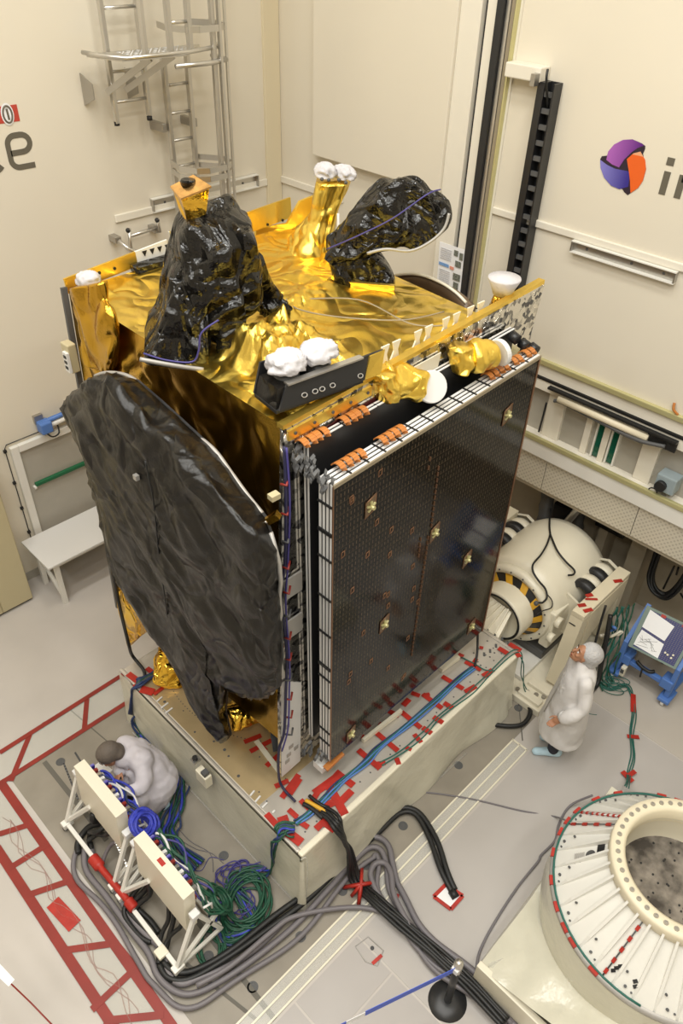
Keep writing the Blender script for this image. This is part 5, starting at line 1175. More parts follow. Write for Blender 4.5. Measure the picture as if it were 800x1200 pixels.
# red tape round the rim
for a in (21, 30, 54, 68, 82, 91, 99, 112, 127, 140, 150, 157, 171):
    r = math.radians(a); p = RC + V(.955 * math.cos(r), .955 * math.sin(r), .985)
    MB().obox(p, (-math.sin(r), math.cos(r), 0), (math.cos(r), math.sin(r), .0), (0, 0, 1), .04, .018, .014).build('tape_strip', RED, rg)
MB().tube([RC + V(.94 * math.cos(math.radians(a)), .94 * math.sin(math.radians(a)), 1.0) for a in range(20, 200, 6)], .009, 6).build('rim_cable', TEALC, rg)
def cone_line(a, n, m0, m1):
    r = math.radians(a)
    Q = lambda t: RC + V((.93 - .34 * t) * math.cos(r), (.93 - .34 * t) * math.sin(r), 1.005 + .41 * t)
    MB().tube([Q(0), Q(1)], .006, 5).build('sensor_wire', m0, rg)
    for k in range(n): MB().bar(Q((k + .2) / n), Q((k + .6) / n), .026, .012).build('tape_strip', m1, rg)
cone_line(82, 8, WHITE2, RED); cone_line(92.5, 4, DGREY, RED); cone_line(175, 5, DGREY, RED)
def on_cone(a, t, h=.012):
    r = math.radians(a); return RC + V((.935 - .355 * t + h * .8) * math.cos(r), (.935 - .355 * t + h * .8) * math.sin(r), .985 + .415 * t + h * .6)
lb = MB().prism([on_cone(117 + 3.2 * math.cos(b), .68 + .085 * math.sin(b), .004) for b in [2 * PI * k / 20 for k in range(20)]], (-.003, 0, .003)).build('oval_plate', DGREY, rg)
MB().quad([on_cone(110, .80, .006), on_cone(117, .80, .006), on_cone(117, .93, .006), on_cone(110, .93, .006)], .003).build('small_label', BLACKG, rg)
for k in range(6): MB().bar(on_cone(114.5, .40 + k * .032, .004), on_cone(121 - (k % 3), .40 + k * .032, .004), .012, .002).build('text_line', GREYT, rg)
for a, t_ in ((177, .22), (178, .28), (176.5, .16), (187, .24), (188, .18)): MB().bar(on_cone(a, t_, .004), on_cone(a + 1.5, t_ + .05, .004), .03, .003).build('worn_spot', BLACKG, rg)
# sheet-covered square base
bs = thing('covered_base', 'sheet-covered square base under the large adapter ring', 'base', (1.3, -1.9, 0))
MB().hexa([(.70, -3.4, .004), (3.0, -3.4, .004), (3.0, -1.44, .004), (.76, -1.50, .004), (.70, -3.4, .30), (2.9, -3.4, .42), (2.9, -1.5, .42), (.80, -1.56, .30)]).build('base_block', SHEET, bs)
mb = MB(); foil_grid(mb, lambda u, v: (.62 + 1.2 * u, -1.54 - 1.3 * v + .25 * u * v, .32 + .35 * v * (1 - u * .3) + .1 * u), 30, 30, .03, 1, 4, fn=lambda p, s, q: ridge(p * 2.2 + V(3, 0, 0))); mb.build('cover_sheet', SHEET, bs)
MB().quad([(0.672,-1.607,0.360), (0.905,-1.724,0.360), (0.698,-1.741,0.300), (0.653,-1.632,0.300)], .006).build('torn_film', PLASTIC, bs)
MB().bevbox((.60, -2.6, .02), (.66, -1.54, .34), .006).build('edge_board', IVORY, bs)

# ------------------------------------------------------------------ access ladder on the left wall
ld = thing('access_ladder', 'aluminium wall ladder with safety cage and landing on the left wall', 'ladder', (3.2, 5.5, 3.9))
def stile(x, y, z0, z1, w=.05): MB().bevbox((x - w / 2, y - .03, z0), (x + w / 2, y + .03, z1), .006).build('stile', SILVER, ld)
def rungs(x0, x1, y, zs):
    for z in zs: MB().cyl((x0, y, z), (x1, y, z), .017, 10).build('rung', SILVER, ld)
stile(3.12, 5.5, 3.6, 6.05); stile(3.43, 5.5, 3.6, 6.05); rungs(3.12, 3.43, 5.5, [3.75 + .28 * k for k in range(9)])
stile(2.46, 5.5, 5.42, 8.2, .045); stile(2.87, 5.5, 5.45, 8.2, .045); rungs(2.46, 2.87, 5.5, [5.62, 5.9, 6.45, 6.73, 7.01, 7.3])
for x in (2.46, 2.87): MB().cyl((x, 5.5, 5.40), (x, 5.5, 5.44), .03, 12).build('rubber_foot', BLACK, ld)
stile(2.90, 5.02, 6.1, 8.2); stile(3.14, 5.02, 6.1, 8.2, .05); rungs(2.9, 3.14, 5.02, [6.35, 6.62, 6.9])
stile(2.62, 5.05, 6.1, 7.6, .04)
pf = MB().hexa([(2.34, 5.02, 6.06), (3.06, 4.97, 6.06), (3.50, 5.35, 6.06), (2.20, 5.45, 6.06), (2.34, 5.02, 6.09), (3.06, 4.97, 6.09), (3.50, 5.35, 6.09), (2.20, 5.45, 6.09)]).build('landing', SILVER, ld)
db = MB()
for i in range(14):
    for j in range(5):
        x, y = 2.5 + i * .055, 5.06 + j * .07; db.obox((x, y, 6.093), (1, 1 if (i + j) % 2 else -1, 0), (-1, 1 if (i + j) % 2 else 1, 0), (0, 0, 1), .016, .006, .003)
o_ = db.build('tread_bump', WHITE2, pf); o_['kind'] = 'stuff'
MB().tube([(2.18, 5.48, 6.10), (2.20, 5.25, 6.10), (2.34, 4.96, 6.10), (3.06, 4.93, 6.10), (3.52, 5.05, 6.10), (3.6, 5.2, 6.10)], .022, 8).build('landing_rail', SILVER, ld)
MB().tube([(2.9, 4.96, 5.98), (3.3, 4.93, 5.98), (3.58, 5.0, 5.98), (3.62, 5.3, 5.98)], .025, 8).build('landing_rail', SILVER, ld)
for p, q in (((2.98, 5.1, 6.05), (2.62, 5.5, 5.72)), ((2.7, 5.1, 6.05), (2.40, 5.5, 5.72))): MB().bar(p, q, .05, .06).build('brace', SILVER, ld)
for x in (2.25, 2.78): MB().prism([(x, 5.74, 5.58), (x, 5.74, 5.88), (x + .02, 5.56, 5.80), (x + .02, 5.56, 5.66)], (.012, 0, 0)).build('wall_bracket', STEEL, ld)
for z in (5.25,): 
    for x in (3.05, 3.47): MB().bevbox((x - .03, 5.5, z), (x + .03, 5.75, z + .09), .006).build('wall_bracket', STEEL, ld)
# safety cage: flat hoops and upright straps
def hoop(z, y1=5.0):
    P = [(3.09, 5.5, z), (3.02, 5.25, z), (3.10, y1 + .02, z), (3.22, y1 - .05, z), (3.48, y1 - .05, z), (3.62, y1 + .05, z), (3.66, 5.25, z), (3.47, 5.52, z)]
    mb = MB()
    for a, b in zip(P, P[1:]): mb.bar(a, b, .012, .06)
    mb.build('cage_hoop', SILVER, ld)
for z in (4.93, 4.84, 6.28): hoop(z)
for x, y in ((3.62, 5.04), (3.48, 4.95), (3.50, 5.0)): MB().bevbox((x - .016, y - .012, 3.6), (x + .016, y + .012, 8.2), .004).build('cage_strap', SILVER, ld)
MB().bevbox((3.40, 4.98, 3.6), (3.45, 5.03, 8.2), .008).build('cage_strap', SILVER, ld)
# hand bar at the ladder foot
hbk = thing('hand_bar', 'small aluminium step frame fixed low on the left wall beneath the landing', 'frame', (2.5, 5.4, 4.1))
a, b, c, d = (2.426,5.720,4.114), (2.952,5.720,4.179), (2.588,5.200,4.068), (2.201,5.200,4.230)
MB().tube([(2.156,5.300,4.299), (2.220,5.200,4.206), (2.386,5.200,4.117), (2.635,5.200,4.067)], .025, 8).build('bar', SILVER, hbk)
MB().tube([(2.478,5.600,4.194), (2.849,5.600,4.212)], .022, 8).build('bar', SILVER, hbk)
for p, q in (((2.482,5.600,4.282), (2.463,5.600,3.965)), ((2.876,5.600,4.317), (2.889,5.600,4.152))): MB().tube([p, q], .022, 8).build('upright', SILVER, hbk)
for p in ((2.467,5.600,4.266), (2.874,5.600,4.297)): MB().ball(p, .03, 8).build('end_cap', BLACK, hbk)
for p in ((2.326,5.600,4.179), (2.865,5.720,4.177)): MB().bevbox((p[0] - .04, 5.6, p[2] - .03), (p[0] + .04, 5.75, p[2] + .04), .006).build('wall_bracket', STEEL, hbk)

# ------------------------------------------------------------------ connector racks
def rack(label, y0, y1, wire, wire2):
    """y0 > y1; sloping box on a tube frame, connectors on the table side"""
    t = thing('connector_rack', label, 'rack', (-1.0, (y0 + y1) / 2, 0), 'connector racks beside the slip table')
    xa, xb = -.965, -.855
    MB().hexa([(xa - .03, y1, .40), (xb - .03, y1, .40), (xb - .03, y0, .40), (xa - .03, y0, .40), (xa, y1, .95), (xb, y1, .95), (xb, y0, .95), (xa, y0, .95)]).build('panel_box', IVORY, t)
    MB().hexa([(xb - .02, y1 + .03, .48), (xb - .015, y1 + .03, .48), (xb - .015, y0 - .03, .48), (xb - .02, y0 - .03, .48), (xb - .004, y1 + .03, .92), (xb + .004, y1 + .03, .92), (xb + .004, y0 - .03, .92), (xb - .004, y0 - .03, .92)]).build('connector_plate', STEEL, t)
    for r in range(3):
        n = 11
        for k in range(n):
            y = y0 - .06 - (y0 - y1 - .12) * k / (n - 1); z = .86 - r * .14
            MB().bar((xb - .005 - .02 * r, y, z), (xb + .05 - .02 * r, y, z - .01), .03, .045).build('connector', (MATS['logo_blue'], WHITE2, SILVER, REDD)[(k * 3 + r * 5) % 4], t)
    # base rail, feet, casters
    xr = -1.175
    MB().bevbox((xr - .02, y1 - .08, .07), (xr + .02, y0 + .10, .11), .004).build('base_rail', WHITE, t)
    MB().bevbox((-.72, y1 - .05, .07), (-.68, y0 + .05, .11), .004).build('base_rail', WHITE, t)
    for y in (y0 + .08, y1 - .06):
        MB().bevbox((xr - .05, y - .035, .06), (xr + .06, y + .035, .12), .006).build('foot_bracket', WHITE, t)
        w = MB().cyl((xr - .02, y - .015, .035), (xr - .02, y + .015, .035), .034, 14).build('wheel', DGREY, t)
        MB().bevbox((xr - .045, y - .028, .035), (xr + .0, y + .028, .075), .004).build('fork', WHITE2, w)
        MB().bar((xr, y, .10), (xa + .05, y, .72), .035).build('leg', WHITE, t)
        MB().bar((xr, y, .10), (-.70, y, .44), .035).build('brace', WHITE, t)
        MB().bar((-.70, y, .09), (xb - .05, y, .70), .035).build('leg', WHITE, t)
        MB().bevbox((xa + .0, y - .035, .68), (xa + .08, y + .035, .75), .008).build('knob', WHITE2, t)
        MB().bar((xr + .02, y, .09), (-.70, y, .09), .03).build('cross_rail', WHITE, t)
    MB().bar((xr + .02, y0 + .08, .13), (xa - .03, y0 - .18, .50), .035).build('brace', WHITE, t)
    MB().tube([(xb + .02, y1 - .06, .70), (xb + .10, y1 - .06, .66), (xb + .10, y1 - .06, .58)], .011, 6).build('handle', WHITE2, t)
    MB().bar((xb + .02, y1 + .0, .42), (xb + .10, y0 - .05, .40), .03, .012).build('cable_shelf', WHITE, t)
    return t
r1 = rack('cream connector rack nearer the crouching technician, with blue wires', 2.09, 1.37, BLUEC, NAVYC)
r2 = rack('cream connector rack with a red mark on top and green wires, farther from the technician', 1.10, .37, GREENC, BLUEC)
MB().box((-.93, .72, .9505), (-.89, .80, .953)).build('red_mark', RED, r2)
for k, (p, q) in enumerate((((-0.917,2.559,0.450), (-1.026,2.075,0.450)), ((-0.753,2.645,0.350), (-0.774,2.442,0.350)), ((-0.972,1.585,0.400), (-1.035,1.225,0.300)))):
    mb = MB(); p, q = V(p), V(q)
    for i in range(14): mb.bar(p.lerp(q, i / 14), p.lerp(q, (i + .62) / 14), .018, .018)
    mb.build('chain', (DGREY, DGREY, SILVER)[k], r1)
# red-wrapped rail between the racks
rw = thing('red_wrapped_rail', 'white rail wrapped in red tape along the feet of the two racks', 'rail', (-1.137,1.335,0.000))
a, b = V(-1.185, 1.66, .125), V(-1.165, .98, .125)
MB().bar(a, b, .05, .012).build('rail', WHITE, rw)
MB().tube(spline([a, a.lerp(b, .06), a.lerp(b, .2), a.lerp(b, .25), a.lerp(b, .6), a.lerp(b, .82), a.lerp(b, .9), b]), [.055] * 12 + [.032] * 20 + [.05] * 11, 9).build('red_wrap', RED, rw)

# ------------------------------------------------------------------ people
TMP = bpy.data.scenes.new('scratch')
def fuse(mb, name, m, parent, voxel=.008, smooth=3, wr=0., seed=0):
    o = mb.build(name, m, parent)
    r = o.modifiers.new('r', 'REMESH'); r.mode = 'VOXEL'; r.voxel_size = voxel; r.use_smooth_shade = True
    s = o.modifiers.new('s', 'SMOOTH'); s.iterations = smooth; s.factor = .5
    COL.objects.unlink(o); TMP.collection.objects.link(o)      # worked out in a scratch scene of its own
    with bpy.context.temp_override(scene=TMP, view_layer=TMP.view_layers[0]): dg = bpy.context.evaluated_depsgraph_get()
    dg.update()
    me = bpy.data.meshes.new_from_object(o.evaluated_get(dg), depsgraph=dg)
    TMP.collection.objects.unlink(o); COL.objects.link(o)
    o.modifiers.clear(); old = o.data; o.data = me; bpy.data.meshes.remove(old)
    if wr:
        off = world_loc(o)
        for v in me.vertices:
            p = v.co + off; v.co += v.normal * wr * (2.6 * abs(noise.noise(V(p.x * 4 + seed, p.y * 4, p.z * 2.2))) + .9 * abs(noise.noise(V(p.x * 9, p.y * 9 + seed, p.z * 5))) - .7)
    if wr:      # ease the creases
        bm = bmesh.new(); bm.from_mesh(me)
        for _ in range(5): bmesh.ops.smooth_vert(bm, verts=bm.verts, factor=.5, use_axis_x=True, use_axis_y=True, use_axis_z=True)
        bm.to_mesh(me); bm.free()
    if not me.materials: me.materials.append(m)
    me.polygons.foreach_set('use_smooth', [True] * len(me.polygons)); me.update()
    return o
def limb(mb, pts, rr, n=14):
    P = spline(pts, 4); m = len(pts); R_ = []
    for i in range(len(P)):
        t = i / (len(P) - 1) * (m - 1); k = min(int(t), m - 2); R_.append(rr[k] + (rr[k + 1] - rr[k]) * (t - k))
    mb.tube(P, R_, n); mb.ball(P[0], R_[0], n); mb.ball(P[-1], R_[-1], n)
def hand(mb, wrist, fwd, side, curl=.5):
    """wrist point, direction of the fingers, direction of the thumb"""
    w, f, s = V(wrist), V(fwd).normalized(), V(side).normalized(); u = f.cross(s).normalized()
    rot = Matrix((f, s, u)).transposed()
    mb.ball(w + f * .045, (.055, .043, .018), 14, rot)
    for k, (o, l) in enumerate(((.031, .072), (.010, .082), (-.011, .076), (-.031, .060))):
        p = w + f * .085 + s * o; q = p + (f * math.cos(curl) - u * math.sin(curl)) * l * .5; r = q + (f * math.cos(curl * 2.2) - u * math.sin(curl * 2.2)) * l * .5
        mb.tube([p - f * .03, p, q, r], [.010, .0095, .0085, .007], 8); mb.ball(r, .0072, 8)
    p = w + f * .02 + s * .035; q = p + (f * .6 + s * .6 - u * .3).normalized() * .04; r = q + (f * .9 + s * .1 - u * .4).normalized() * .032
    mb.tube([w + f * .01 + s * .01, p, q, r], [.014, .013, .010, .008], 8); mb.ball(r, .0082, 8)
def head(mb, c, fwd, up):
    c, f, z = V(c), V(fwd).normalized(), V(up).normalized(); s = z.cross(f).normalized(); z = f.cross(s)
    rot = Matrix((f, s, z)).transposed()
    P = lambda a, b, d: c + f * a + s * b + z * d
    mb.ball(P(-.005, 0, .02), (.098, .077, .10), 18, rot); mb.ball(P(.03, 0, -.055), (.062, .056, .062), 16, rot)
    mb.ball(P(.066, 0, -.09), (.024, .026, .02), 10, rot)                       # chin
    mb.tube([P(.088, 0, .025), P(.106, 0, -.012), P(.112, 0, -.022)], [.009, .013, .014], 8); mb.ball(P(.108, 0, -.024), .014, 8)   # nose
    for k in (-1, 1):
        mb.ball(P(.0, k * .078, -.005), (.022, .010, .033), 10, rot)           # ear
        mb.ball(P(.070, k * .03, .035), (.02, .026, .012), 10, rot)            # brow
        mb.ball(P(.066, k * .040, -.02), (.022, .022, .02), 10, rot)           # cheek
    mb.ball(P(.088, 0, -.06), (.012, .024, .009), 10, rot)                      # lips
    return P, rot
def face_parts(P, rot, par):
    for k in (-1, 1):
        e = MB().ball(P(.082, k * .031, .012), .011, 10).build('eye', WHITE2, par)
        MB().ball(P(.0915, k * .031, .013), .0045, 8).build('pupil', BLACK, e)
        MB().tube([P(.092, k * .015, .040), P(.093, k * .03, .044), P(.084, k * .05, .038)], .004, 5).build('eyebrow', BLACK, par)
    MB().tube([P(.094, -.024, -.060), P(.1, 0, -.061), P(.094, .024, -.060)], .003, 5).build('mouth', REDD, par)

# --- standing person, looking up at the satellite
pc = V(3.17, -.74, 0); fx = V(-.62, .78, 0).normalized(); sx = V(-fx.y, fx.x, 0)
W = lambda a, b, z: pc + fx * a + sx * b + V(0, 0, z)
p1 = thing('person', 'person standing in long white coat and hair cap by the shaker, looking up', 'person', pc)
mb = MB()
hp, hr = head(mb, W(.03, 0, 1.585), fx * .86 + V(0, 0, .5), V(0, 0, .86) - fx * .5)
limb(mb, [W(-.02, 0, 1.36), W(-.01, 0, 1.45), W(.015, 0, 1.53)], [.06, .056, .056])
limb(mb, [W(0, 0, .92), W(-.01, 0, 1.12), W(-.02, 0, 1.28)], [.14, .12, .11])
for k in (-1, 1):
    limb(mb, [W(0, k * .09, .90), W(.02 + .02 * k, k * .09, .50), W(-.01 + .05 * k, k * .09, .09)], [.085, .058, .042])
    limb(mb, [W(-.05 + .05 * k, k * .09, .05), W(.14 + .05 * k, k * .10, .035)], [.042, .035])
    wx, wz = ((.12, .90), (-.02, .84))[k < 0]
    limb(mb, [W(-.01, k * .15, 1.32), W(-.04, k * .25, 1.10), W(wx, k * .26, wz)], [.055, .045, .032])
    hand(mb, W(wx + .015, k * .262, wz - .025), fx * (.62 if k > 0 else .1) + V(0, 0, -.78), fx * .6 - sx * (k * .5) + V(0, 0, .3), .5)
body1 = fuse(mb, 'body', SKIN, p1, .0075, 2)
face_parts(hp, hr, p1)
mb = MB()
def osec(cx, z, rx, ry, n=40): return [W(cx + rx * math.cos(2 * PI * k / n), ry * math.sin(2 * PI * k / n), z) for k in range(n)]
loft(mb, [osec(.0, .37, .25, .30), osec(.0, .40, .25, .31), osec(.0, .65, .22, .28), osec(.0, .95, .18, .25), osec(-.01, 1.2, .165, .245), osec(-.02, 1.34, .145, .225), osec(-.02, 1.42, .11, .15), osec(-.01, 1.48, .078, .082), osec(-.005, 1.50, .072, .075)], 40, 5)
for k in (-1, 1): limb(mb, [W(-.02, k * .18, 1.36), W(-.05, k * .27, 1.10), W(.05 if k > 0 else -.04, k * .285, .98), W(.11 if k > 0 else -.025, k * .27, .915 if k > 0 else .87)], [.085, .078, .07, .058])
coat1 = fuse(mb, 'coat', COAT, p1, .012, 4, .02, 3)
for k in (1,): MB().tube([W(.095, k * .272, .935), W(.13, k * .266, .885)], [.060, .056], 18).build('cuff', WHITE2, coat1)
MB().tube([W(.155, .02, 1.30), W(.19, .02, 1.0), W(.235, .02, .65)], .006, 5).build('front_seam', GREYT, coat1)
mb = MB()
for k in (-1, 1): limb(mb, [W(0, k * .09, .85), W(.02 + .02 * k, k * .09, .50), W(-.01 + .05 * k, k * .09, .10)], [.11, .08, .062])
fuse(mb, 'trousers', TROUSER, p1, .014, 2)
for k in (-1, 1):
    mb = MB(); limb(mb, [W(-.065 + .05 * k, k * .09, .058), W(.03 + .05 * k, k * .095, .058), W(.17 + .05 * k, k * .10, .045)], [.057, .052, .044])
    fuse(mb, 'shoe_cover', SHOE, p1, .008, 2, .004, k)
mb = MB(); mb.ball(hp(-.06, 0, .05), (.13, .115, .115), 24, hr); mb.ball(hp(-.10, 0, -.02), (.10, .10, .085), 20, hr)
fuse(mb, 'hair_cap', NETW, p1, .01, 2, .012, 5)

# --- crouching technician at the rack
p2 = thing('person', 'person crouching in white coat and grey hair cap, working on the blue wires', 'person', (-.45, 1.85, 0))
Hc = V((-0.641,2.030,0.840)); f2 = V(-.80, .25, -.55).normalized()
mb = MB()
hp, hr = head(mb, Hc, f2, V(-.45, .25, .85))
nb_ = V((-0.520,1.976,0.800)); ub = V((-0.433,1.957,0.700)); mbk = V((-0.369,1.862,0.560)); hip = V((-0.365,1.794,0.360))
limb(mb, [Hc + V(.04, -.02, -.06), nb_, ub], [.055, .06, .12]); limb(mb, [ub, mbk, hip], [.15, .15, .16])
lw, le, ls = V((-0.694,1.715,0.660)), V((-0.536,1.655,0.640)), V((-0.427,1.804,0.760))
rw_, re2, rs = V((-0.598,1.964,0.620)), V((-0.518,2.123,0.550)), V((-0.428,2.105,0.740))
for S_, E_, Wr in ((ls, le, lw), (rs, re2, rw_)): limb(mb, [S_, E_, Wr], [.05, .042, .03])
hand(mb, lw, V(-.9, .1, -.15), V(.1, .8, .4), .7); hand(mb, rw_, V(-.7, -.35, -.3), V(.1, -.8, .4), .8)
k1, k2 = V(-.62, 1.72, .48), V(-.55, 1.98, .48); a1, a2 = V(-.40, 1.68, .10), V(-.33, 1.92, .10)
for k_, a_ in ((k1, a1), (k2, a2)):
    limb(mb, [hip, k_], [.09, .065]); limb(mb, [k_, a_], [.062, .045]); limb(mb, [a_ + V(.03, 0, -.04), a_ + V(-.18, .06, -.06)], [.042, .036])
fuse(mb, 'body', SKIN, p2, .0075, 2); face_parts(hp, hr, p2)
mb = MB()
limb(mb, [nb_ + V(.0, 0, -.03), ub, mbk, hip + V(0, 0, .02)], [.10, .175, .20, .22]); 
limb(mb, [hip + V(0, 0, .0), hip + V(-.05, .02, -.14)], [.25, .235])
limb(mb, [ls.lerp(rs, .1), rs], [.13, .10])
for S_, E_, Wr in ((ls, le, lw), (rs, re2, rw_)): limb(mb, [S_, E_, E_.lerp(Wr, .85)], [.095, .08, .058])
limb(mb, [hip + V(-.02, 0, -.02), k1 + V(.05, 0, -.05)], [.20, .12]); limb(mb, [hip + V(-.02, .04, -.02), k2 + V(.05, 0, -.05)], [.20, .12])
limb(mb, [k1 + V(.12, -.0, -.28), k2 + V(.14, -.0, -.28)], [.12, .12])
coat2 = fuse(mb, 'coat', COATL, p2, .012, 4, .02, 9)
MB().tube(spline([ub + V(.10, .14, .15), mbk + V(.07, .12, .20), mbk + V(.10, .03, .225)]), .006, 5).build('back_cord', GREYT, coat2)
mb = MB()
for k_, a_ in ((k1, a1), (k2, a2)): limb(mb, [k_, a_], [.07, .06])
fuse(mb, 'trousers', TROUSER, p2, .012, 2)
for a_ in (a1, a2):
    mb = MB(); limb(mb, [a_ + V(.05, 0, -.045), a_ + V(-.19, .06, -.055)], [.052, .044]); fuse(mb, 'shoe_cover', SHOE, p2, .01, 2, .004, 2)
mb = MB(); mb.ball(hp(-.03, 0, .05), (.125, .105, .105), 24, hr); mb.ball(hp(-.08, 0, -.02), (.08, .095, .08), 20, hr)
fuse(mb, 'hair_cap', HAIRN, p2, .01, 2, .005, 5)
tag(MB().hexa([(-0.782,2.199,0.600), (-0.680,2.194,0.600), (-0.647,2.029,0.600), (-0.763,2.012,0.600), (-0.779,2.199,0.612), (-0.677,2.194,0.612), (-0.645,2.030,0.612), (-0.761,2.012,0.612)]).build('clipboard', WHITE2, origin=(-0.714,2.107,0.600)), 'white card held low in front of the crouching technician', 'card')

bpy.data.scenes.remove(TMP)

# ------------------------------------------------------------------ cables
def on_floor(p, h): return V(p[0], p[1], h)
def bundle(name, label, pts, n, r, m, spread=.03, group=None, k=6, strand='strand', mats=None, wob=0., base=.0):
    """a run of strands side by side; pts are points in the room"""
    P = spline([V(p) for p in pts], k); t = thing(name, label, 'cable', (P[0].x, P[0].y, 0), group)
    for i in range(n):
        a = (i - (n - 1) / 2) * spread * 2 / max(1, n - 1) if n > 1 else 0
        ph = rnd.uniform(0, 6); Q = []
        for j, p in enumerate(P):
            d = (P[min(j + 1, len(P) - 1)] - P[max(j - 1, 0)]); s = V(-d.y, d.x, 0); s = s.normalized() if s.length > 1e-6 else V(1, 0, 0)
            w = a * (1 + .25 * math.sin(j * .35 + ph)) + wob * math.sin(j * .5 + ph * 2)
            Q.append(p + s * w + V(0, 0, abs(wob) * .6 * (1 + math.sin(j * .4 + ph))))
        MB().tube(Q, r * rnd.uniform(.85, 1.12), 7).build(strand, (mats or [m])[i % len(mats or [m])], t)
    return t
r_ = .033
bundle('grey_cable_bundle', 'thick grey cables curving from the racks round the near corner of the slip table', [(-1.178,1.849,0.040), (-1.281,1.644,0.040), (-1.278,1.303,0.040), (-1.282,0.872,0.040), (-1.279,0.607,0.040), (-1.325,0.411,0.040), (-1.301,0.219,0.040), (-1.207,0.080,0.040), (-0.993,-0.010,0.040), (-0.624,-0.085,0.040), (-0.202,-0.126,0.040), (0.250,-0.110,0.050), (0.583,-0.091,0.050), (0.814,-0.101,0.050), (0.886,-0.196,0.050), (0.808,-0.347,0.050), (0.661,-0.513,0.050), (0.577,-0.759,0.050), (0.542,-1.017,0.050), (0.529,-1.284,0.050), (0.570,-1.630,0.050), (0.572,-2.037,0.050)], 3, .027, GREYC, .085)
bundle('grey_cable', 'single thick grey cable branching off across the clear floor strip', [(-1.145,0.081,0.100), (-0.841,-0.002,0.100), (-0.401,-0.038,0.100), (-0.160,-0.081,0.090), (0.211,-0.320,0.060), (0.419,-0.539,0.050), (0.498,-0.787,0.050), (0.453,-0.991,0.050), (0.454,-1.268,0.050), (0.556,-1.602,0.060), (0.563,-1.989,0.060)], 1, .027, GREYC)
bundle('grey_cable', 'grey cable bent in a small loop beside the red tape cross', [(0.533,-0.586,0.050), (0.565,-0.425,0.060), (0.633,-0.294,0.070), (0.737,-0.263,0.080), (0.803,-0.327,0.080), (0.762,-0.440,0.100), (0.629,-0.602,0.100), (0.529,-0.879,0.100)], 1, .026, GREYC)
bundle('black_cable_bundle', 'black cables hanging from the taped corner of the slip table down to the floor', [(0.418,0.161,0.900), (0.419,0.052,0.920), (0.419,-0.046,0.900), (0.461,-0.091,0.650), (0.501,-0.119,0.400), (0.513,-0.178,0.140), (0.487,-0.298,0.050), (0.468,-0.511,0.100), (0.492,-0.754,0.110), (0.508,-1.018,0.110), (0.517,-1.285,0.110), (0.537,-1.608,0.110), (0.514,-1.945,0.110)], 4, .02, BLACK, .045)
bundle('black_cable', 'black cable running from the racks along the slip table into the floor socket', [(-1.249,0.455,0.050), (-1.242,0.324,0.050), (-1.111,0.195,0.050), (-0.771,0.087,0.080), (-0.305,0.025,0.080), (0.075,-0.025,0.080), (0.508,-0.025,0.060), (0.993,-0.028,0.050), (1.313,-0.043,0.050), (1.438,-0.191,0.050), (1.345,-0.483,0.050), (1.175,-0.763,0.050), (1.094,-0.946,0.030)], 2, .026, BLACK, .026)
bundle('black_cable', 'black cables dropping from under the rack nearer the technician', [(-.95, 1.84, .42), (-1.0, 1.80, .30), (-1.050,1.919,0.140), (-1.140,1.907,0.060), (-1.197,1.813,0.050)], 2, .03, BLACK, .05)
bundle('black_cable', 'single black cable from the middle of the rack nearer the technician', [(-.95, 1.62, .42), (-1.0, 1.66, .32), (-1.040,1.820,0.160), (-1.127,1.852,0.100)], 1, .03, BLACK)
bundle('grey_cable', 'thin grey cable looping under the rack nearer the technician', [(-.93, 1.45, .42), (-1.006,1.598,0.220), (-1.121,1.585,0.100), (-1.190,1.502,0.050), (-1.185,1.397,0.030)], 1, .018, GREYC)
bundle('black_cable', 'black cables from the near end of the rack with the red mark', [(-.95, .66, .42), (-1.013,0.615,0.220), (-1.097,0.593,0.120), (-1.176,0.544,0.060), (-1.249,0.455,0.050)], 2, .022, BLACK, .03)
bundle('black_cable', 'black cable curving from the red-marked rack to its base rail', [(-.95, .50, .42), (-0.975,0.509,0.250), (-1.068,0.553,0.140), (-1.160,0.537,0.080)], 1, .022, BLACK)
bundle('black_cable', 'fat black cables under the far end of the red-marked rack', [(-.95, 1.0, .42), (-0.993,1.017,0.220), (-1.124,1.037,0.120), (-1.200,1.020,0.060), (-1.183,0.800,0.050), (-1.160,0.675,0.050)], 3, .026, BLACK, .06)
MB_tie = tag(MB().bevbox(tuple(V((-1.203,0.510,0.100)) - V(.05, .05, .02)), tuple(V((-1.203,0.510,0.100)) + V(.05, .05, .02)), .008).build('cable_tie', IVORY, origin=(-1.200,0.518,0.080)), 'cream tie block on the black cables at the red-marked rack', 'tie')
# green coils and blue wires between rack and table
def coil(name, label, c, r, n, rt, m, axis=(0, 0, 1), jit=.015, mats=None, ratio=1., turn=0.):
    t = thing(name, label, 'cable', c); ax = V(axis).normalized(); u = ax.orthogonal().normalized(); w = ax.cross(u); c = V(c)
    if abs(ax.z) > .9: u, w = V(math.cos(turn), math.sin(turn), 0), V(-math.sin(turn), math.cos(turn), 0)
    for i in range(n):
        o = V(rnd.uniform(-jit, jit), rnd.uniform(-jit, jit), rnd.uniform(-jit, jit)) if abs(ax.z) < .9 else V(rnd.uniform(-jit, jit) * 2, rnd.uniform(-jit, jit) * 2, rnd.uniform(0, jit * 2))
        rr = r * rnd.uniform(.82, 1.1)
        MB().tube([c + o + (u * math.cos(a) + w * math.sin(a) * ratio) * rr * (1 + .06 * math.sin(2 * a + i)) for a in [2 * PI * q / 28 for q in range(28)]], rt, 6, closed=True).build('strand', (mats or [m])[i % len(mats or [m])], t)
    return t
coil('green_wire_coil', 'round coil of dark green wires standing at the near end of the red-marked rack', V((-0.637,0.373,0.450)), .115, 14, .013, GREENC, (.75, -.25, .5), .028)
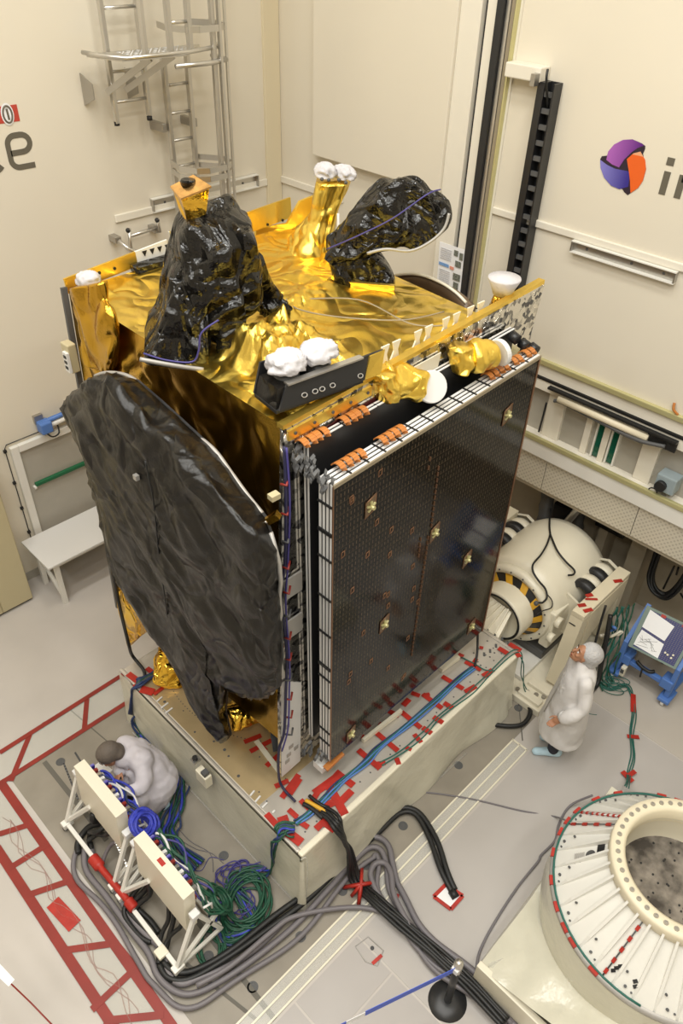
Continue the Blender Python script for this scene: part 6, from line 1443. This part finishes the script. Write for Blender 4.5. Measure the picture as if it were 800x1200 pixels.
coil('green_wire_coil', 'wide loose coil of dark green wires lying on the floor by the table corner', V((-0.394,0.335,0.030)), .24, 9, .012, GREENC, jit=.035, ratio=.8, turn=.5)
coil('green_wire_coil', 'small loop of dark green wire lying nearest the grey cables', V((-0.858,0.274,0.020)), .16, 4, .012, GREENC, jit=.012, ratio=.7, turn=.9)
coil('blue_wire_coil', 'bright blue coil of wire between the two racks', V((-0.779,1.247,0.780)), .11, 16, .014, BLUEC, (.3, -.5, .8), .03)
coil('violet_wire_coil', 'thin violet wire loops on the floor beside the green coils', V((-0.311,0.640,0.020)), .15, 4, .007, PURPLE, jit=.03, ratio=.6, turn=.3)
bundle('wire_bundle', 'green and blue wire bundle falling from the near left corner of the slip table', [(0.114,0.207,0.900), (0.048,0.270,0.900), (-0.018,0.276,0.860), (-0.000,0.319,0.550), (-0.002,0.364,0.250), (-0.045,0.422,0.060), (-0.169,0.503,0.050), (-0.292,0.585,0.040), (-0.388,0.543,0.040), (-0.401,0.400,0.040), (-0.408,0.219,0.030), (-0.528,0.148,0.030), (-0.696,0.210,0.030), (-0.707,0.344,0.030), (-0.682,0.406,0.200), (-0.680,0.384,0.400)], 9, .011, GREENC, .055, mats=[GREENC, GREENC, NAVYC, GREENC, BLUEC], wob=.015)
bundle('violet_wires', 'thin violet wires trailing from the table corner over the floor', [(0.015,0.307,0.700), (0.012,0.396,0.150), (-0.115,0.518,0.020), (-0.236,0.694,0.020), (-0.393,0.720,0.020), (-0.429,0.596,0.020), (-0.322,0.447,0.020), (-0.379,0.304,0.020), (-0.515,0.287,0.020), (-0.597,0.410,0.020)], 4, .006, PURPLE, .03, wob=.03)
bundle('wire_bundle', 'green and blue wire bundle on the floor behind the crouching technician', [(-0.027,2.585,0.050), (-0.044,2.397,0.040), (-0.024,2.168,0.040), (-0.017,1.958,0.040), (-0.093,1.777,0.040), (-0.251,1.632,0.040), (-0.416,1.505,0.040), (-0.515,1.392,0.050), (-0.548,1.163,0.040), (-0.525,0.915,0.060)], 10, .013, GREENC, .09, mats=[GREENC, NAVYC, GREENC, BLUEC], wob=.012)
bundle('wire_bundle', 'dark blue wire bundle falling from the far left corner of the slip table', [(0.239,2.530,0.890), (0.113,2.530,0.900), (0.018,2.550,0.880), (-0.003,2.632,0.680), (-0.026,2.679,0.420), (-0.025,2.678,0.160), (-0.027,2.585,0.050)], 6, .014, NAVYC, .04, mats=[NAVYC, NAVYC, GREENC, DGREY], wob=.006)
bundle('blue_wires', 'blue wires plugged into the connector face of the rack by the technician', [(-.80, 2.0, .72), (-.74, 1.82, .70), (-.76, 1.62, .68), (-.74, 1.42, .64), (-0.750,1.201,0.500), (-.70, 1.12, .55)], 9, .011, BLUEC, .06, mats=[BLUEC, BLUEC, NAVYC, WHITE2], wob=.03)
bundle('green_wires', 'dark green wires plugged into the connector face of the red-marked rack', [(-.78, 1.08, .78), (-.74, .92, .74), (-.75, .72, .70), (-.74, .52, .62), (-.72, .36, .50), (-0.638,0.395,0.350)], 9, .011, GREENC, .06, mats=[GREENC, GREENC, PURPLE, GREENC, WHITE2], wob=.03)
for k, (pts) in enumerate(([(-0.451,1.273,0.010), (-0.395,1.096,0.010), (-0.314,0.956,0.010), (-0.294,0.793,0.010)], [(-0.392,1.530,0.010), (-0.391,1.214,0.010), (-0.326,0.967,0.010), (-0.417,0.796,0.010)], [(-0.273,0.820,0.010), (-0.352,0.933,0.010), (-0.489,0.890,0.010), (-0.561,0.983,0.010)])):
    tag(MB().tube(spline(pts), .004, 5).build('thin_wire', (GREYC, GREYC, PURPLE)[k], origin=pts[0]), ('thin grey wire on the floor nearest the technician', 'thin grey wire curling between the green bundle and the floor disc', 'thin violet wire on the floor beside the thin grey wires')[k], 'wire')
# wires on top of the slip table
bundle('ribbon_wires', 'blue and green ribbon of wires taped along the top of the slip table', [(0.163,0.249,0.885), (0.295,0.234,0.885), (0.495,0.240,0.885), (0.659,0.249,0.885), (0.822,0.252,0.885), (1.076,0.242,0.885), (1.289,0.254,0.885), (1.691,0.238,0.885), (2.139,0.231,0.885), (2.503,0.237,0.885), (2.760,0.221,0.885)], 5, .009, BLUE, .026, mats=[MATS['blue_paint'], TEALC, BLUE, TEALC, NAVYC], wob=.004)
bundle('teal_wire', 'thin teal wire running along the outer edge of the slip table to its far corner', [(1.165,0.128,0.880), (1.361,0.083,0.880), (1.551,0.060,0.880), (1.777,0.062,0.880), (2.015,0.080,0.880), (2.436,0.042,0.880), (2.639,0.049,0.880), (2.831,0.055,0.880), (3.187,0.061,0.880), (3.315,0.024,0.880), (3.335,-0.047,0.750), (3.456,-0.049,0.350), (3.504,-0.136,0.120), (3.540,-0.347,0.030), (3.618,-0.579,0.020)], 2, .007, TEALC, .018)
bundle('teal_wire', 'thin teal wire crossing from the panel foot to the outer edge of the table', [(2.783,0.414,0.880), (2.815,0.250,0.880), (2.829,0.122,0.880), (2.900,0.038,0.880)], 1, .007, TEALC)
bundle('black_lead', 'black lead dropping from the far lower corner of the solar wing to the table', [(2.98, .40, 1.25), (2.99, .38, 1.10), (2.907,0.297,0.950), (2.782,0.226,0.885)], 1, .014, BLACK)
bundle('connector_cluster', 'cluster of black and yellow plugs under red tape at the near table corner', [(0.380,0.347,0.890), (0.408,0.217,0.900), (0.429,0.127,0.900)], 3, .02, BLACK, .05, mats=[BLACK, YELLOW, BLACK])
# hoses and cables on the right
bundle('black_hose', 'black hose curling out from under the far end of the table skirt', [(3.448,-0.039,0.080), (3.448,-0.178,0.050), (3.333,-0.303,0.050), (3.157,-0.329,0.050), (3.022,-0.246,0.050), (2.899,-0.096,0.050), (2.799,-0.017,0.100)], 1, .028, BLACK)
bundle('black_hose', 'black hose standing between the shaker frame and the cart', [(4.55, -.42, .9), (4.45, -.50, .6), (4.40, -.55, .3), (4.296,-0.621,0.060), (4.102,-0.625,0.040), (3.994,-0.573,0.040)], 1, .03, BLACK)
gn = bundle('green_net', 'green wire net draped from the shaker beam down beside the blue cart', [(4.75, -.46, .92), (4.72, -.50, .75), (4.62, -.55, .5), (4.48, -.58, .25), (4.42, -.62, .05), (4.40, -.74, .02)], 9, .009, TEALC, .11, mats=[GREENC, TEALC], wob=.02)
bundle('teal_wire', 'thin teal cable taped across the grey floor from the cart to the adapter ring', [(4.332,-0.611,0.020), (4.360,-0.780,0.020), (4.542,-0.885,0.020), (4.470,-1.004,0.015), (4.217,-1.151,0.015), (3.944,-1.277,0.015), (3.684,-1.427,0.015), (3.458,-1.507,0.020), (3.127,-1.581,0.250)], 3, .007, TEALC, .02, wob=.008)
coil('teal_wire_coil', 'tangle of thin teal wires on the floor under the blue cart', V((4.407,-0.779,0.010)), .13, 5, .005, TEALC, jit=.05, ratio=.5, turn=2.2)
tape((4.484,-1.001,0.000), (4.245,-1.130,0.000), .06, floor, .02); tape((3.893,-1.245,0.000), (3.981,-1.346,-0.000), .05, floor, .02)
for k, pts in enumerate(([(1.668,-0.046,0.012), (1.827,-0.242,0.012), (2.032,-0.537,0.012), (2.259,-0.919,0.012), (2.458,-1.206,0.012), (2.322,-1.363,0.300)], [(2.824,-1.381,0.200), (2.671,-1.254,0.030), (2.420,-1.280,0.020), (2.231,-1.350,0.020), (2.003,-1.337,0.020), (1.920,-1.352,0.020), (1.565,-1.355,0.020), (1.154,-1.392,0.020), (0.843,-1.448,0.020), (0.680,-1.533,0.020)])):
    tag(MB().tube(spline(pts), (.009, .013)[k], 6).build('floor_cable', GREYC, origin=pts[0]), ('thin grey cable lying across the grey floor toward the adapter ring', 'grey cable curving round the sheet-covered base of the adapter ring')[k], 'cable')
for k, (c, r) in enumerate((((4.138,-0.727,0.006), .28), ((4.385,-0.465,0.006), .2))):
    tag(MB().tube(spline([V(c) + V(r * math.cos(a), r * .7 * math.sin(a), 0) for a in [.3 + q * .35 for q in range(11)]]), .004, 5).build('thin_wire', TEALC, origin=c), ('thin wire arc on the floor in front of the blue cart', 'thin wire arc on the floor between the standing person and the cart')[k], 'wire')
jb = thing('wire_tangle', 'tangle of white and blue cable ends under the shaker beam beside the green net', 'cable', (4.75, -.40, .5))
for k in range(7):
    c = V(4.62 + .06 * (k % 3), -.42 - .02 * k, .45 + .08 * (k % 4)); MB().tube(spline([c + V(rnd.uniform(-.08, .08), rnd.uniform(-.04, .04), rnd.uniform(-.08, .08)) for q in range(5)]), .018, 6).build('cable_end', (IVORY, WHITE2, IVORY, BLUE, IVORY, REDD, IVORY)[k], jb)
MB().tube(spline([(4.33, -.40, 1.20), (4.30, -.42, .9), (4.31, -.44, .55), (4.36, -.48, .2)]), .014, 6).build('black_cable', BLACK, jb)

# ------------------------------------------------------------------ floor tape, film, socket
FZ = .010
def ftape(p, q, w, m=REDD): tape(p, q, w, floor, FZ, m)
T = [(-1.424,3.131,0.000), (-1.435,2.178,0.000), (-1.428,1.410,0.000), (-1.422,0.575,0.000), (-1.460,-0.009,0.000)]
ftape(T[0], T[-1], .085); ftape((-1.453,1.369,0.000), (-1.419,0.514,0.000), .05)
ftape((-1.784,2.470,0.000), (-1.806,0.307,0.000), .085)
for p, q in (((-1.695,2.579,0.000), (-1.436,2.465,0.000)), ((-1.801,2.190,0.000), (-1.394,2.151,-0.000)), ((-1.773,1.825,0.000), (-1.463,1.688,0.000)), ((-1.773,1.145,0.000), (-1.477,0.924,0.000)), ((-1.867,0.578,0.000), (-1.489,0.593,0.000)), ((-1.840,0.436,0.000), (-1.461,0.124,0.000))): ftape(p, q, .06)
ftape((-1.656,1.611,0.000), (-1.620,1.278,0.000), .13, RED)
for p, q in (((-1.266,3.451,0.000), (0.291,3.451,0.000)), ((-1.438,3.102,-0.000), (0.106,3.074,0.000)), ((-1.341,3.050,0.000), (-0.924,3.439,0.000)), ((-0.457,3.081,0.000), (-0.215,3.432,0.000)), ((-0.718,3.459,0.000), (-0.750,3.458,-0.000))): ftape(p, q, .055)
def film(*pts): MB().prism([(p[0], p[1], .008) for p in pts], (0, 0, .0015)).build('floor_film', PLASTIC, floor)
film((-1.465,3.047,0.000), (-1.452,0.027,0.000), (-1.820,0.364,0.000), (-1.808,2.421,0.000))
film((-1.276,3.431,0.000), (0.277,3.428,-0.000), (0.112,3.084,0.000), (-1.424,3.131,0.000))
mb = MB()
for q in range(3):
    P = [V((-1.593,2.672,0.012)).lerp(V((-1.642,0.253,0.012)), i / 24) for i in range(25)]
    mb.tube([p + V(.05 * math.sin(i * .9 + q), .05 * math.cos(i * .7 + q * 2), .003 * q) for i, p in enumerate(P)], .0035, 5)
o_ = mb.build('film_wrinkle', mat('pink_film', (.60, .36, .31), .3, alpha=.4), floor); o_['kind'] = 'stuff'
film((-1.35, -.36), (2.92, -.36), (2.92, -.545), (-1.35, -.545))
for y in (-.36, -.45, -.545): MB().box((-1.35, y - .008, .006), (2.92, y + .008, .016)).build('film_edge', IVORY, floor)
MB().box((2.91, -.55, .006), (2.93, -.35, .016)).build('film_edge', IVORY, floor)
# red cross on the cables
rc = thing('tape_cross', 'red tape cross holding the black cables to the floor', 'tape', (0.512,-0.289,0.000))
c = V((0.465,-0.324,0.140)); c.z = .15
for p, z in (((0.370,-0.186,0.020), 0), ((0.639,-0.381,0.020), .004), ((0.361,-0.399,0.020), .002), ((0.654,-0.163,0.020), .006), ((0.371,-0.299,0.020), .008)):
    MB().tube([c, (c + V(p)) / 2, V(p)], .02, 4).build('tape_strip', RED, rc)
sk = thing('floor_socket', 'white floor socket plate framed with red tape where the black cable ends', 'socket', (1.029,-0.930,0.000))
a, b, c, d = (0.924,-0.846,0.012), (1.094,-0.855,0.012), (1.128,-1.035,0.012), (0.947,-1.034,0.012)
MB().quad([a, d, c, b], .006).build('plate', PAPER, sk)
for p, q in ((a, b), (b, c), (c, d), (d, a)): MB().bar(V(p) + V(0, 0, .008), V(q) + V(0, 0, .008), .035, .004).build('tape_strip', RED, sk)
MB().tube([(1.082,-0.934,0.030), (1.061,-1.003,0.030)], .04, 10).build('plug', BLACK, sk)
hf = MB()
Q = [(0.078,-0.629,0.008), (0.218,-0.655,0.008), (0.233,-0.831,0.008), (0.101,-0.880,0.008), (0.051,-0.781,0.008)]
hf.tube([V(p) for p in Q], .005, 5, closed=True); hf.build('hatch_outline', GREYT, floor)
ftape((0.081,-0.837,0.000), (0.193,-0.848,0.000), .03, RED); MB().cyl((0.178,-0.746,0.004), (0.176,-0.747,0.012), .018, 10).build('floor_insert', BLACK, floor)
ftape((0.471,-0.294,0.000), (0.448,-0.361,0.000), .05, RED); ftape((0.668,-0.577,0.000), (0.685,-0.616,0.000), .05, RED)
# red tape on the ring's foot
tape((3.431,-1.435,0.000), (3.398,-1.576,0.000), .06, floor, .03); tape((3.415,-1.506,0.000), (3.533,-1.534,0.000), .05, floor, .034)

# ------------------------------------------------------------------ barrier post and belt, sign
sp = thing('barrier_post', 'black barrier post with round base at the bottom of the picture', 'post', (.33, -1.49, 0))
MB().lathe((.33, -1.49, 0), (0, 0, 1), [(.0, .03), (.05, .03), (.16, .018), (.17, .0)], 32).build('base', BLACKG, sp)
MB().cyl((.33, -1.49, .02), (.33, -1.49, .80), .032, 20).build('post', BLACKG, sp)
MB().lathe((.33, -1.49, .80), (0, 0, 1), [(.034, -.16), (.038, -.15), (.038, 0), (.028, .012), (.026, .02), (.0, .02)], 20).build('head', SILVER, sp)
e = V((-0.437,-1.196,0.720)); s_ = V(.30, -1.49, .72)
MB().prism([s_ + V(0, 0, -.04), e + V(0, 0, -.045), e + V(0, 0, .045), s_ + V(0, 0, .04)], (0, .004, 0)).build('belt', LBLUE, sp)
g = e + (e - s_).normalized() * .16; h = g + (e - s_).normalized() * .5
MB().prism([e + V(0, 0, -.03), g + V(0, 0, -.03), g + V(0, 0, .03), e + V(0, 0, .03)], (0, .004, 0)).build('white_band', PAPER, sp)
MB().prism([g + V(0, 0, -.03), h + V(0, 0, -.03), h + V(0, 0, .03), g + V(0, 0, .03)], (0, .004, 0)).build('belt', LBLUE, sp)
MB().box((.28, -1.52, .69), (.33, -1.46, .75)).build('belt_clip', WHITE2, sp)
sg = thing('barrier_sign', 'white sign plate with a red cord at the lower left picture edge', 'sign', (-2.270,0.877,0.900))
MB().hexa([(-2.278,1.211,0.880), (-2.219,0.811,0.880), (-2.273,0.799,0.880), (-2.346,1.156,0.880), (-2.278,1.203,0.895), (-2.219,0.804,0.895), (-2.273,0.791,0.895), (-2.346,1.147,0.895)]).build('plate', PAPER, sg)
MB().tube([(-2.253,0.809,0.885), (-2.208,0.591,0.860), (-2.160,0.305,0.850)], .006, 6).build('cord', REDD, sg)
